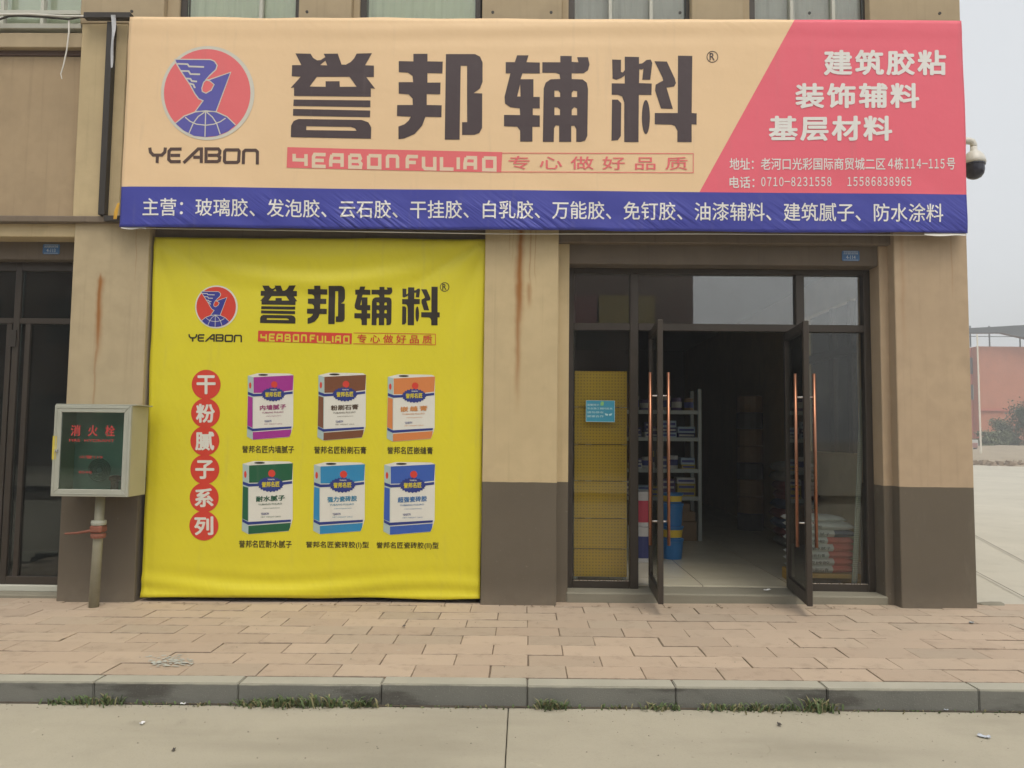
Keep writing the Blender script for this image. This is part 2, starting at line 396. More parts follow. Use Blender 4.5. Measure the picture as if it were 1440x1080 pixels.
# upper storey face
wallbox('upper_wall', M_beige, XL1+.0, XR1, .0, .62, 3.3, 5.0)
PU = [(-3.95, -3.21), (-2.015, -1.55), (-.40, .30), (1.43, 1.88), (2.97, XR1)]
for i, (a, c) in enumerate(PU): wallbox('upper_pillar', M_upper, a, c, .0, .6, 4.99, 7.4)
for (a, c) in [(-3.21, -3.10), (-1.55, -1.49), (.30, .36), (1.88, 1.95)]: wallbox('window_reveal', M_upper, a, c, .06, .6, 4.99, 7.4)
wallbox('cornice', M_upper, -12, XR1+.05, -.1, .7, 7.4, 7.8)
wallbox('roof', M_lintel, -12, XR1, .62, 11, 7.3, 7.6)
wallbox('side_wall', M_beige, 3.60, XR1-.004, .62, 1.80, -.2, 7.3)
wallbox('side_wall', M_beige, 3.60, XR1-.004, 3.4, 11, -.2, 7.3)
wallbox('side_wall', M_beige, 3.60, XR1-.004, 1.8, 3.4, -.2, 1.25)
wallbox('side_wall', M_beige, 3.60, XR1-.004, 1.8, 3.4, 2.95, 7.3)
for a in (2.10, 2.62): wallbox('side_window_mullion', M_frame, 3.63, 3.69, a-.05, a+.05, 1.25, 2.95, bev=0)
wallbox('side_window_mullion', M_frame, 3.631, 3.689, 1.8, 3.4, 2.36, 2.46, bev=0)
MB().box(3.655, 3.661, 1.8, 3.4, 1.25, 2.95).build('side_window_pane', M_glass_side, bld)
wallbox('back_wall', M_inwall, -12, XR1, 10.8, 11, -.2, 7.3)

# upper windows
def upwin(x0, x1, mull, curt, z0=4.9, y=.12):
    fr = MB(); fr.box(x0, x0+.055, y-.03, y+.03, z0, 7.4); fr.box(x1-.04, x1, y-.03, y+.03, z0, 7.4); fr.box(x0+.055, x1-.04, y-.03, y+.03, 6.9, 6.96)
    o = fr.build('upper_window', M_frame, bld)
    for q in mull: MB().box(q-.014, q+.014, y-.045, y+.02, z0, 6.9).build('mullion', M_frame_l, o)
    MB().box(x0+.056, x1-.041, y-.004, y+.002, z0, 6.9).build('pane', M_glass_up, o)
    n = 40; vs = []; fs = []
    for i in range(n+1):
        x = x0+.06+(x1-x0-.11)*i/n; yy = y+.035+.008*math.sin(i*1.7)+.006*math.sin(i*.6)
        vs += [(x, yy, z0), (x, yy, 6.9)]
        if i: fs.append((2*i-2, 2*i, 2*i+1, 2*i-1))
    bb = MB(); bb.add(vs, fs); c = bb.build('curtain', curt, o)
upwin(-3.10, -2.03, [-2.375], M_curtain); upwin(-1.49, -.42, [], M_curtain)
upwin(.36, 1.44, [.73, 1.09], M_curtain2); upwin(1.95, 3.0, [2.325, 2.69], M_curtain2)
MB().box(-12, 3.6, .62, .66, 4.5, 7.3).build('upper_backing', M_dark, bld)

# left neighbour unit
wallbox('pilaster', M_beige, -3.93, -3.52, .0, .6, 3.24, 4.985)
wallbox('pilaster', M_upper, -3.52, XL1+.0, .03, .6, 3.24, 4.985)
wallbox('panel_wall', M_beige_dark, -12, -3.93, .10, .6, 3.28, 4.74)
wallbox('panel_ledge', M_upper, -12, -3.93, .03, .6, 4.785, 4.92)
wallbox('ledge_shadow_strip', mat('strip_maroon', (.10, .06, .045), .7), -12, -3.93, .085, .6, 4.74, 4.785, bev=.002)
wallbox('ledge', M_lintel2, -12, XL1+.02, -.045, .6, 3.195, 3.25)
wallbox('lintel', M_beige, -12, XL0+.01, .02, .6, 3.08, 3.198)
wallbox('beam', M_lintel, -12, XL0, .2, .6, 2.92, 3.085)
# window with pale frame above the panel
bb = MB(); bb.box(-12, -3.95, .02, .12, 4.955, 5.0); o = bb.build('upper_window', M_frame_l, bld, bevel=.003)
for q in (-3.95-.055-.32, -3.95-.055-.32-.36, -5.1, -5.5): MB().box(q-.014, q+.014, .05, .1, 5.0, 7.0).build('mullion', M_frame_l, o)
MB().box(-12, -3.95, .045, .098, 5.10, 5.135).build('mullion', M_frame_l, o)
MB().box(-12, -3.951, .14, .146, 4.92, 7.4).build('pane', M_glass_up, o)
MB().box(-12, -3.951, .17, .18, 4.92, 7.4).build('curtain', M_curtain, o)
# left shopfront
shl = MB(); Yf = .30
for a, c in ((-4.60, -4.545), (-5.8, -5.74), (-3.97, -3.90)): shl.box(a, c, Yf, Yf+.07, .05, 2.92)
sh = shl.build('shopfront_frame', M_frame, bld, bevel=.004)
for a, c in ((-4.545, -3.97), (-5.74, -4.60)):
    MB().box(a, c, Yf+.002, Yf+.068, 2.36, 2.41).build('rail', M_frame, sh, bevel=.003)
    MB().box(a, c, Yf+.002, Yf+.068, .05, .12).build('rail', M_frame, sh, bevel=.003)
    MB().box(a, c, Yf+.002, Yf+.068, 2.84, 2.92).build('rail', M_frame, sh, bevel=.003)
    MB().box(a+.001, c-.001, Yf+.03, Yf+.036, .12, 2.36).build('pane', M_glass_dark, sh)
    MB().box(a+.001, c-.001, Yf+.03, Yf+.036, 2.41, 2.84).build('pane', M_glass_dark, sh)
for a in (-4.49, -4.0, -5.7, -4.66): MB().box(a, a+.045, Yf+.005, Yf+.06, .12, 2.36).build('stile', M_frame, sh, bevel=.003)
MB().box(-12, XL0+.01, .12, .6, -.3, .0).build('doorstep', M_conc, bld, bevel=.01)
MB().box(-12, XL0, .26, .55, .0, .05).build('threshold', M_frame_l, bld, bevel=.004)
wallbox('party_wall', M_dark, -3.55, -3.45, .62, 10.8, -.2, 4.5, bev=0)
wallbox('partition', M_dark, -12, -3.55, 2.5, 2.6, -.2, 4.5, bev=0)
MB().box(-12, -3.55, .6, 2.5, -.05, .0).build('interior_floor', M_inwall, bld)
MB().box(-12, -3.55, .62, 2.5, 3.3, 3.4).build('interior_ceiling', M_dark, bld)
MB().box(XL1, XM0, .28, .34, -.1, 3.1).build('shopfront_infill', M_frame, bld)

# door surround of the shop
k = N('floor_tile'); c = k.mix(k.noise(2, 5), (.55, .51, .39), (.64, .60, .47)); br = k.n('TexBrick'); br.offset = 0; k.L(k.position(), br.inputs['Vector'])
br.inputs['Scale'].default_value = 1.25; br.inputs['Mortar Size'].default_value = .004; br.inputs['Brick Width'].default_value = 1; br.inputs['Row Height'].default_value = 1
c = k.mix(br.outputs['Fac'], c, (.1, .09, .07)); k.L(c, k.b.inputs['Base Color']); k.L(k.math('ADD', .12, k.math('MULTIPLY', k.noise(5, 4), .16)), k.b.inputs['Roughness']); M_tile = k.m
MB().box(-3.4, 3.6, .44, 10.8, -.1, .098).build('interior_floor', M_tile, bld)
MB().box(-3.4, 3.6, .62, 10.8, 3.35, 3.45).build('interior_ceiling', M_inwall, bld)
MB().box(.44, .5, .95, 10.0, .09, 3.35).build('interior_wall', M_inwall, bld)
MB().box(.37, 3.08, .11, .44, -.2, .088).build('doorstep', M_conc, bld, bevel=.012)
F0, F1 = .30, .38
fr = MB()
fr.box(.385, .437, F0, F1, .088, 2.905); fr.box(3.0, 3.06, F0, F1, .088, 2.905)
fr.box(.437, 3.0, F0+.001, F1-.001, 2.855, 2.905)
dfr = fr.build('door_frame', M_frame, bld, bevel=.004)
for a, c in ((.937, 1.010), (2.405, 2.478)): MB().box(a, c, F0-.005, F1+.005, .088, 2.855).build('mullion', M_frame, dfr, bevel=.004)
for a, c in ((.437, .937), (1.010, 2.405), (2.478, 3.0)):
    MB().box(a, c, F0+.003, F1-.003, 2.347, 2.412).build('transom_bar', M_frame, dfr, bevel=.004)
    MB().box(a, c, .337, .343, 2.412, 2.855).build('transom_pane', M_glass, dfr)
for a, c in ((.437, .937), (2.478, 3.0)):
    MB().box(a, c, F0+.003, F1-.003, .088, .150).build('bottom_rail', M_frame, dfr, bevel=.004)
    MB().box(a, c, .337, .343, .150, 2.347).build('side_pane', M_glass_side, dfr)
for a, c in ((.437, .937), (2.478, 3.0)):
    MB().box(a+.01, c-.01, F0-.001, F0+.003, .152, .157).build('trim', M_steel, dfr)

# open door leaves
def leaf(x_far, y_far, x_near, y_near):
    A = Vector((x_far, y_far, 0)); B_ = Vector((x_near, y_near, 0)); L = (B_-A).length
    ang = math.atan2((B_-A).y, (B_-A).x)
    f = MB(); T = .022; z0, z1 = .10, 2.345
    f.box(0, .055, -T, T, z0, z1); f.box(L-.055, L, -T, T, z0, z1)
    o = f.build('door', M_frame, bld, bevel=.004); o.location = A; o.rotation_euler[2] = ang
    MB().box(.055, L-.055, -T+.001, T-.001, z0, z0+.10).build('rail', M_frame, o, bevel=.004)
    MB().box(.055, L-.055, -T+.001, T-.001, z1-.07, z1).build('rail', M_frame, o, bevel=.004)
    MB().box(.056, L-.056, -.004, .004, z0+.10, z1-.07).build('pane', M_glass_side, o)
    for s_ in (-1, 1):
        h = MB(); xx = L-.075; yy = s_*.072; h.tube([(xx, yy, .545), (xx, yy, 1.925)], .0135, 14)
        ho = h.build('handle', M_copper, o, smooth=True)
    g = MB()
    for z in (.735, 1.735): g.tube([(L-.075, -.075, z), (L-.075, .075, z)], .008, 10)
    g.build('handle_bolt', M_steel, o, smooth=True)
    return o
leaf(1.135, .40, 1.085, -.37); leaf(2.345, .40, 2.245, -.37)

# ------------------------------------------------------------ print helpers
def fill(splines):
    cu = bpy.data.curves.new('t', 'CURVE'); cu.dimensions = '2D'; cu.fill_mode = 'BOTH'
    for pts in splines:
        s = cu.splines.new('POLY'); s.points.add(len(pts)-1); s.use_cyclic_u = True
        for i, p in enumerate(pts): s.points[i].co = (p[0], -p[1], 0, 1)
    o = bpy.data.objects.new('t', cu); COL.objects.link(o)
    me = bpy.data.meshes.new_from_object(o.evaluated_get(bpy.context.evaluated_depsgraph_get()))
    vs = [(v.co.x, -v.co.y) for v in me.vertices]; fs = [tuple(p.vertices) for p in me.polygons]
    bpy.data.objects.remove(o); bpy.data.curves.remove(cu); bpy.data.meshes.remove(me)
    return vs, fs
def glyphs(s, bold=0, spacing=1.0, res=3):
    cu = bpy.data.curves.new('t', 'FONT'); cu.body = s; cu.size = 1; cu.resolution_u = res; cu.space_character = spacing; cu.fill_mode = 'FRONT'
    if bold: cu.offset = bold
    o = bpy.data.objects.new('t', cu); COL.objects.link(o)
    me = bpy.data.meshes.new_from_object(o.evaluated_get(bpy.context.evaluated_depsgraph_get()))
    vs = [(v.co.x, v.co.y) for v in me.vertices]; fs = [tuple(p.vertices) for p in me.polygons]
    bpy.data.objects.remove(o); bpy.data.curves.remove(cu); bpy.data.meshes.remove(me)
    return vs, fs
def textpx(s, q, bold=0, spacing=1.0, res=3):   # q: TL, TR, BR, BL of the inked box
    vs, fs = glyphs(s, 0, spacing, res)
    if bold:
        n = len(vs); sh = [(bold, 0), (-bold, 0), (0, bold*.8), (0, -bold*.8)] if bold < .02 else [(bold*math.cos(a*math.pi/4)*1.1, bold*math.sin(a*math.pi/4)) for a in range(8)]
        LAY = {}
        V = []; F_ = []
        for li, (dx, dy) in enumerate(sh):
            V += [(x+dx, y+dy) for x, y in vs]; F_ += [tuple(i+n*li for i in f) for f in fs]
        vs, fs = V, F_; textpx.n = n
    else: textpx.n = None
    x0 = min(v[0] for v in vs); x1 = max(v[0] for v in vs); y0 = min(v[1] for v in vs); y1 = max(v[1] for v in vs)
    out = []
    for x, y in vs:
        u = (x-x0)/(x1-x0); t = (y1-y)/(y1-y0)
        out.append(tuple((1-t)*((1-u)*q[0][i]+u*q[1][i])+t*((1-u)*q[3][i]+u*q[2][i]) for i in range(2)))
    return (out, fs, textpx.n) if textpx.n else (out, fs)
def mapg(f, g): return ([f(p) for p in g[0]],)+tuple(g[1:])
def rectq(x0, y0, x1, y1, s=0): return [(x0, y0), (x1, y0+s), (x1, y1+s), (x0, y1)]
def stroke(pts, w, closed=False, wy=None):
    n = len(pts); vs = []; fs = []; pts = [Vector(p) for p in pts]
    for i in range(n):
        a = pts[(i-1) % n] if (closed or i) else pts[i]; c = pts[(i+1) % n] if (closed or i < n-1) else pts[i]; p = pts[i]
        d1 = (p-a).normalized() if (p-a).length > 1e-6 else (c-p).normalized(); d2 = (c-p).normalized() if (c-p).length > 1e-6 else d1
        n1 = Vector((-d1.y, d1.x)); n2 = Vector((-d2.y, d2.x)); mm = (n1+n2)
        mm = mm.normalized() if mm.length > 1e-4 else n1; k_ = min(1.6, 1/max(.4, mm.dot(n1)))
        vs += [tuple(p+mm*w/2*k_), tuple(p-mm*w/2*k_)]
    for i in range(n if closed else n-1):
        j = (i+1) % n; fs.append((2*i, 2*i+1, 2*j+1, 2*j))
    return vs, fs
def ell(cx, cy, rx, ry, n=40, jag=0): return [(cx+(rx+(jag if i % 2 else 0))*math.cos(2*math.pi*i/n), cy+(ry+(jag if i % 2 else 0))*math.sin(2*math.pi*i/n)) for i in range(n)]

class Surf:
    def __init__(s, Y, disp, cut=.06): s.Y = Y; s.disp = disp; s.cut = cut
    def put(s, name, geo, m, parent, layer=1):
        bm = bmesh.new()
        lay = bm.verts.layers.float.new('l')
        for gi in geo:
            vs, fs = gi[0], gi[1]; nn = gi[2] if len(gi) > 2 else None
            bv = [bm.verts.new(P(x, y, s.Y)) for x, y in vs]
            if nn:
                for i_, v_ in enumerate(bv): v_[lay] = (i_//nn)*.25
            for f in fs:
                try: bm.faces.new([bv[i] for i in f])
                except ValueError: pass
        if s.cut and bm.verts:
            for ax in (0, 2):
                lo = min(v.co[ax] for v in bm.verts); hi = max(v.co[ax] for v in bm.verts)
                for q in range(math.floor(lo/s.cut)+1, math.ceil(hi/s.cut)):
                    co = Vector((0, 0, 0)); co[ax] = q*s.cut; no = Vector((0, 0, 0)); no[ax] = 1
                    bmesh.ops.bisect_plane(bm, geom=bm.verts[:]+bm.edges[:]+bm.faces[:], plane_co=co, plane_no=no, dist=1e-5)
        for v in bm.verts: v.co.y = s.Y + s.disp(v.co.x, v.co.z) - .0018 - .0007*layer - .0007*v[lay]
        bm.normal_update()
        for f in bm.faces:
            if f.normal.y > 0: f.normal_flip()
        bm.verts.layers.float.remove(lay)
        me = bpy.data.meshes.new(name); bm.to_mesh(me); bm.free()
        return link(name, me, m, parent)
    def chars(s, st, q, bold, spacing, m, parent, layer=1):
        g = textpx(st, q, bold, spacing); vs, fs = g[0], g[1]; n = len(st)
        xs = [0.0]*len(vs)
        x0 = min(v[0] for v in vs); x1 = max(v[0] for v in vs); buckets = {}
        # group faces by character: clusters of the horizontal positions
        pitch = (x1-x0+ (spacing-1+.10)*(x1-x0)/(n*spacing))/n
        for f in fs:
            cxm = sum(vs[i][0] for i in f)/len(f); buckets.setdefault(min(n-1, max(0, int((cxm-x0+pitch*.05)/pitch))), []).append(f)
        nn = g[2] if len(g) > 2 else None
        for kx in sorted(buckets):
            fl = buckets[kx]
            geo = []
            if nn:
                by = {}
                for f in fl: by.setdefault(f[0]//nn, []).append(f)
                V = []; F_ = []; cnt = max(len({i for f in ff for i in f}) for ff in by.values())
                for li in sorted(by):
                    ids = sorted({i for f in by[li] for i in f}); mp = {i: j+cnt*li for j, i in enumerate(ids)}
                    while len(V) < cnt*li: V.append(V[-1] if V else vs[ids[0]])
                    V += [vs[i] for i in ids]; F_ += [tuple(mp[i] for i in f) for f in by[li]]
                geo = [(V, F_, cnt)]
            else:
                ids = sorted({i for f in fl for i in f}); mp = {i: j for j, i in enumerate(ids)}
                geo = [([vs[i] for i in ids], [tuple(mp[i] for i in f) for f in fl])]
            s.put('character', geo, m, parent, layer)
def poly(pts): return (pts, [tuple(range(len(pts)))])

# traced glyphs, coordinates of two enlargements of the sign
def z2(pts): return [(380+x/4.235, 40+y/4.236) for x, y in pts]
def z3(pts): return [(680+x/4.235, 40+y/4.236) for x, y in pts]
BIG = []
BIG.append([z2(p) for p in (
 [(150,148),(240,150),(255,175),(280,190),(300,188),(328,170),(318,150),(402,150),(425,215),(450,216),(480,200),(500,178),(515,150),(606,148),(565,220),(618,222),(618,290),(572,290),(625,360),(600,358),(600,408),(142,402),(142,352),(122,354),(182,287),(128,284),(130,218),(185,218)],
 [(296,218),(328,192),(340,220)],
 [(278,288),(472,288),(515,348),(415,348),(413,315),(330,315),(330,348),(235,346)])])
BIG.append([z2([(140,424),(597,430),(597,470),(138,462)])]); BIG.append([z2([(137,480),(596,490),(595,530),(136,520)])])
BIG.append([z2([(123,648),(125,580),(140,552),(170,540),(545,546),(585,560),(602,590),(600,657)]), z2([(216,583),(480,587),(505,595),(515,610),(215,606)])])
BIG.append([z2([(853,153),(937,153),(937,198),(1028,200),(1026,270),(937,268),(937,325),(1015,325),(1013,395),(933,393),(933,458),(1022,460),(1020,530),(925,528),(905,580),(860,630),(800,655),(764,660),(764,585),(800,572),(825,550),(838,527),(755,523),(757,458),(850,458),(848,420),(825,395),(766,390),(766,322),(852,322),(848,285),(820,265),(766,262),(766,196),(853,198)])])
BIG.append([z2([(1047,155),(1220,155),(1250,170),(1265,205),(1265,320),(1250,360),(1212,388),(1263,390),(1262,595),(1245,625),(1215,635),(1143,635),(1143,560),(1173,560),(1173,225),(1135,225),(1128,663),(1040,663)])])
BIG.append([z3([(200,162),(268,162),(255,203),(335,205),(335,270),(232,270),(220,305),(297,305),(297,410),(335,410),(335,478),(293,478),(293,518),(335,520),(335,587),(291,587),(291,675),(218,675),(218,610),(200,587),(122,584),(122,517),(218,518),(215,478),(160,472),(128,450),(125,410),(160,270),(132,270),(132,203),(186,203)]), z3([(218,335),(220,408),(200,408)])])
BIG.append([z3(p) for p in ([(457,165),(525,165),(525,200),(565,203),(557,172),(622,172),(631,215),(622,250),(595,268),(525,268),(525,303),(590,305),(615,325),(622,360),(618,640),(605,668),(580,676),(552,676),(552,600),(540,580),(522,582),(522,676),(450,676),(450,580),(430,578),(420,595),(418,676),(353,676),(358,360),(370,325),(400,305),(457,303),(452,275),(430,266),(350,266),(350,203),(457,203)],
 [(422,372),(445,372),(456,385),(456,410),(422,410)], [(525,385),(535,372),(557,375),(557,410),(525,410)], [(422,472),(440,472),(455,485),(455,518),(422,518)], [(525,485),(540,470),(557,478),(557,518),(525,518)])])
BIG.append([z3([(766,185),(819,187),(818,260),(830,262),(841,248),(841,168),(926,170),(926,210),(945,208),(970,188),(995,185),(1005,205),(993,305),(945,305),(952,240),(940,245),(928,242),(926,325),(1002,328),(1000,395),(925,395),(923,676),(838,676),(838,440),(825,405),(800,395),(763,395),(763,327),(841,328),(841,280),(820,295),(790,306),(768,298)])])
BIG.append([z3([(765,424),(800,424),(820,445),(818,640),(800,665),(762,668)])]); BIG.append([z3(ell(967, 527, 24, 102, 24))])
BIG.append([z3([(1018,195),(1092,197),(1140,300),(1146,325),(1135,345),(1090,352),(1128,478),(1057,476),(1022,370),(1025,335),(1050,320),(1070,310),(1065,290)])])
BIG.append([z3([(1158,162),(1243,164),(1240,503),(1270,505),(1269,572),(1240,570),(1240,676),(1155,676),(1155,610),(1140,580),(1120,572),(1020,570),(1020,503),(1157,503)])])
BIGG = [fill(g) for g in BIG]
def z5(pts): return [(210+x/5.4, 50+y/5.4) for x, y in pts]
YEA = [([(3,850),(8,885),(30,908),(95,908),(118,885),(122,850)],0), ([(62,908),(60,968)],0), ([(246,862),(165,862),(150,878),(148,942),(165,958),(240,958)],0), ([(162,910),(235,910)],0),
 ([(262,968),(372,862),(397,862),(396,970)],0), ([(335,925),(384,925)],0), ([(444,958),(432,958),(432,862),(525,862),(538,878),(535,898),(520,910),(446,910)],0), ([(520,910),(537,926),(533,950),(520,958),(444,958)],0),
 ([(585,870),(676,870),(684,880),(680,955),(668,965),(580,965),(572,955),(574,882)],1), ([(715,978),(718,885),(732,872),(808,872),(822,885),(822,980)],0)]
def yeabon(f): return [(lambda s: ([f(p) for p in s[0]], s[1]))(stroke(z5(p), 24/5.4, bool(c))) for p, c in YEA]
TL = {'4': [[(0,0),(0,.5),(.95,.5)],[(.95,0),(.95,1)]], 'E': [[(1,0),(.1,0),(.0,.2),(.0,1),(1,1)],[(.12,.5),(.85,.5)]], 'A': [[(.12,0),(1,0),(1,1)],[(0,1),(0,.5),(.12,.0)],[(.14,.55),(.86,.55)]],
 'B': [[(0,0),(.85,0),(.95,.25),(.8,.48),(1,.7),(.95,1),(0,1),(0,0)],[(.14,.5),(.7,.5)]], 'O': [[(0,0),(1,0),(1,1),(0,1),(0,0)]], 'N': [[(0,1),(0,.12),(.1,0),(.9,0),(1,.12),(1,1)]],
 'F': [[(1,0),(.1,0),(0,.2),(0,1)],[(.12,.5),(.8,.5)]], 'U': [[(0,0),(0,.85),(.15,1),(1,1),(1,0)]], 'L': [[(0,0),(0,1),(1,1)]], 'I': [[(.5,0),(.5,1)]]}
LAT = [('4',135,225),('E',250,338),('A',352,436),('B',466,548),('O',578,660),('N',690,766),('F',808,888),('U',905,988),('L',1012,1100),('I',1105,1135),('A',1152,1230),('O',1264,1346)]
def latin(f):
    out = []
    for ch, a, c in LAT:
        for pl in TL[ch]:
            pts = [(a+8+(c-a-16)*x, 70+.0215*(a+(c-a)*x-135)+70*y) for x, y in pl]
            vs, fs = stroke(pts, 20.5); out.append(([f((380+x/4.235, 200+y/4.235)) for x, y in vs], fs))
    return out
ident = lambda p: p
BIRD = [(192,180),(465,182),(495,195),(515,225),(505,258),(460,300),(428,335),(455,335),(618,278),(508,578),(350,575),(408,495),(375,480),(345,440),(310,375),(290,345),(240,270),(205,212)]
HOLE = [(398,400),(412,355),(430,338),(460,345),(492,372),(470,415),(430,438),(402,425)]
GLOBE = [(200,668),(270,615),(350,584),(430,575),(510,584),(590,622),(655,682),(600,728),(520,762),(430,772),(340,762),(262,722)]
LINES = [[(212,214),(290,217),(302,234),(415,238)],[(236,268),(298,270),(312,292),(385,294)],[(272,325),(312,328),(322,345),(362,349)],[(302,362),(335,372),(342,392),(350,395)]]
MERID = [[(428,580),(424,770)],[(420,582),(372,615),(335,665),(300,748)],[(436,582),(480,620),(512,668),(540,752)],[(272,620),(310,652),(360,674),(430,682),(490,674),(540,655),(580,628)],[(196,668),(265,612),(350,580),(430,572),(510,580),(592,618),(656,680)]]
def emblem(sf, parent, f, MM):
    o = sf.put('emblem', [poly([f(p) for p in z5(ell(443, 437, 355, 358, 56))])], MM['pale'], parent, 1)
    def pt(name, geo, m, l): sf.put(name, geo, m, o, l)
    pt('disc', [poly([f(p) for p in z5(ell(439, 437, 329, 335, 56))])], MM['red'], 2)
    g = fill([z5(GLOBE)]); pt('globe', [([f(p) for p in g[0]], g[1])], MM['blue'], 3)
    g = fill([z5(BIRD), z5(HOLE)]); pt('bird', [([f(p) for p in g[0]], g[1])], MM['blue'], 3)
    ls = []
    for pl, c, w_ in [(BIRD, 1, 8), (HOLE, 1, 7)]+[(l, 0, 12) for l in LINES]+[(l, 0, 8) for l in MERID]:
        s = stroke(z5(pl), w_/5.4, bool(c)); ls.append(([f(p) for p in s[0]], s[1]))
    pt('outline', ls, MM['pale'], 4)

# ------------------------------------------------------------ main banner
def dtop(x, z):
    u = (x+3.5)/7.27; v = (z-3.17)/1.88
    d_ = -.010*math.sin(math.pi*u*5)*math.exp(-v*3.5)
    d_ -= .012*mnoise.noise(Vector((x*.55, z*.9, 1.3)))
    d_ += .007*math.sin((z-4.93-.02*math.sin(x*1.1))*34)*max(0, (z-4.62)/.4)*(.35+.65*math.exp(-((x+.1)/1.6)**2))
    d_ -= .005*math.sin((x*1.5+z*3.4)*5+3*mnoise.noise(Vector((x, z, 0))))*math.exp(-v*7)*(.5+.5*math.sin(x*2.1+1))
    d_ += .01*math.exp(-((x+3.43)/.04)**2)*.6
    return d_
TS = Surf(-.13, dtop, .06)
ban = empty('shop_sign_banner', P(183, 325, -.13), 'long printed sign banner in peach, pink and blue across the upper wall', 'banner')
ban.location = (0, 0, 0)
def grid_cloth(name, c4, surf, nx, nz, m, parent, edge=0):
    vs = []; fs = []
    for j in range(nz+1):
        for i in range(nx+1):
            u = i/nx; t = j/nz
            q = (1-t)*((1-u)*c4[0]+u*c4[1])+t*((1-u)*c4[3]+u*c4[2])
            q = q.copy(); 
            if edge:
                e = edge*mnoise.noise(Vector((q.x*2, q.z*2, 5)))
                if i in (0, nx): q.x += e
                if j in (0, nz): q.z += e
            q.y = surf.Y+surf.disp(q.x, q.z); vs.append(q)
    for j in range(nz):
        for i in range(nx):
            a = j*(nx+1)+i; fs.append((a, a+1+nx, a+2+nx, a+1)[::1])
    bb = MB(); bb.add(vs, fs); o = bb.build(name, m, parent, smooth=True)
    mo = o.modifiers.new('thickness', 'SOLIDIFY'); mo.thickness = .0012; mo.offset = 1
    if o.data.polygons[0].normal.y < 0: mo.offset = -1
    return o
PEACH, PINK, BLUE = (.78, .56, .33), (.76, .13, .18), (.048, .056, .33)
a1, a2 = P(172, 262, TS.Y), P(1357, 273.5, TS.Y); d1, d2 = P(1117, 28, TS.Y), P(981, 275, TS.Y)
def topcol(k, c, X, Z):
    # line functions in world X,Z
    s1 = (a2.z-a1.z)/(a2.x-a1.x)
    below = k.math('LESS_THAN', Z, k.math('ADD', k.math('MULTIPLY', X, s1), a1.z-s1*a1.x))
    s2 = (d2.x-d1.x)/(d2.z-d1.z)
    right = k.math('GREATER_THAN', X, k.math('ADD', k.math('MULTIPLY', Z, s2), d1.x-s2*d1.z))
    c = k.mix(right, c, k.mix(k.noise(1.3, 3), sc(PINK, .95), sc(PINK, 1.06)))
    return k.mix(below, c, k.mix(k.noise(1.3, 3), sc(BLUE, .93), sc(BLUE, 1.08)))
M_ban = vinyl('banner_print', PEACH, 'top', cfun=topcol)
corners = [P(182, 23, TS.Y), P(1352, 29, TS.Y), P(1361, 328, TS.Y), P(167, 319, TS.Y)]
corners = [v.copy() for v in corners]
grid_cloth('cloth', corners, TS, 240, 62, M_ban, ban, edge=.010)
TM = dict(pale=vinyl('print_pale_top', (.60, .58, .50)), red=vinyl('print_pink_top', (.74, .15, .16)), blue=vinyl('print_blue_top', (.10, .095, .38)),
          dark=vinyl('print_dark_top', (.062, .042, .046)), white=vinyl('print_white_top', (.74, .73, .70)), brown=vinyl('print_brown_top', (.085, .05, .04)), ghost=vinyl('print_ghost', (.745, .56, .32)))
for a, c in ((0, 4), (4, 6), (6, 8), (8, 13)): TS.put('character', BIGG[a:c], TM['dark'], ban, 1)
emblem(TS, ban, ident, TM)
TS.put('lettering', yeabon(ident), TM['brown'], ban, 1)
tagq = [(380+x/4.235, 200+y/4.235) for x, y in [(103,30),(1382,60),(1376,181),(98,152)]]
TS.put('tag_panel', [poly(tagq)], TM['red'], ban, 1)
TS.put('lettering', latin(ident), vinyl('print_cream_top', (.72, .58, .42)), ban, 2)
TS.put('tag_border', [stroke([(705, 215.5), (975, 215.8), (975, 242.8), (704, 241.8)], 1.0)], TM['red'], ban, 2)
TS.put('lettering', [textpx('专心做好品质', rectq(715, 219.5, 967, 238, 1), .006, 1.62)], TM['red'], ban, 2)
def rmark(f, w_=1.0):
    g = textpx('R', rectq(997.8, 74.6, 1005, 85), .01)
    s = stroke(ell(1001.8, 80, 7.6, 7.6, 28), 1.0*w_, True)
    return [mapg(f, g), mapg(f, s)]
TS.put('lettering', rmark(ident), TM['dark'], ban, 1)
TS.chars('主营：玻璃胶、发泡胶、云石胶、干挂胶、白乳胶、万能胶、免钉胶、油漆辅料、建筑腻子、防水涂料', [(201, 278.5), (1326, 286.5), (1326, 312.5), (201, 304)], .009, 1.0, TM['white'], ban, 1)
for s_, q in (('建筑胶粘', rectq(1157.5, 71, 1330, 107, -.5)), ('装饰辅料', rectq(1118, 117.5, 1292, 153, 0)), ('基层材料', rectq(1081, 163, 1254, 198.5, .5))):
    TS.chars(s_, q, .030, 1.16, TM['white'], ban, 1)
for st_, q, sp_ in (('地址：老河口光彩国际商贸城二区', rectq(1026, 222, 1244.5, 239, .3), 1), ('４', rectq(1248, 223.5, 1255.5, 237.5), 1), ('栋', rectq(1257, 222.3, 1269.5, 239), 1), ('１１４－１１５', rectq(1272, 224, 1327.5, 237.5), .58), ('号', rectq(1330.5, 222.5, 1342.5, 239), 1)):
    TS.put('lettering', [textpx(st_, q, .012, sp_)], TM['white'], ban, 1)
TS.put('lettering', [textpx('电话：', rectq(1026, 248, 1061, 264.5), .012)], TM['white'], ban, 1)
TS.put('lettering', [textpx('０７１０－８２３１５５８', rectq(1070.5, 249, 1169, 262), .012, .58)], TM['white'], ban, 1)
TS.put('lettering', [textpx('１５５８６８３８９６５', rectq(1191.5, 249, 1281, 262), .012, .58)], TM['white'], ban, 1)
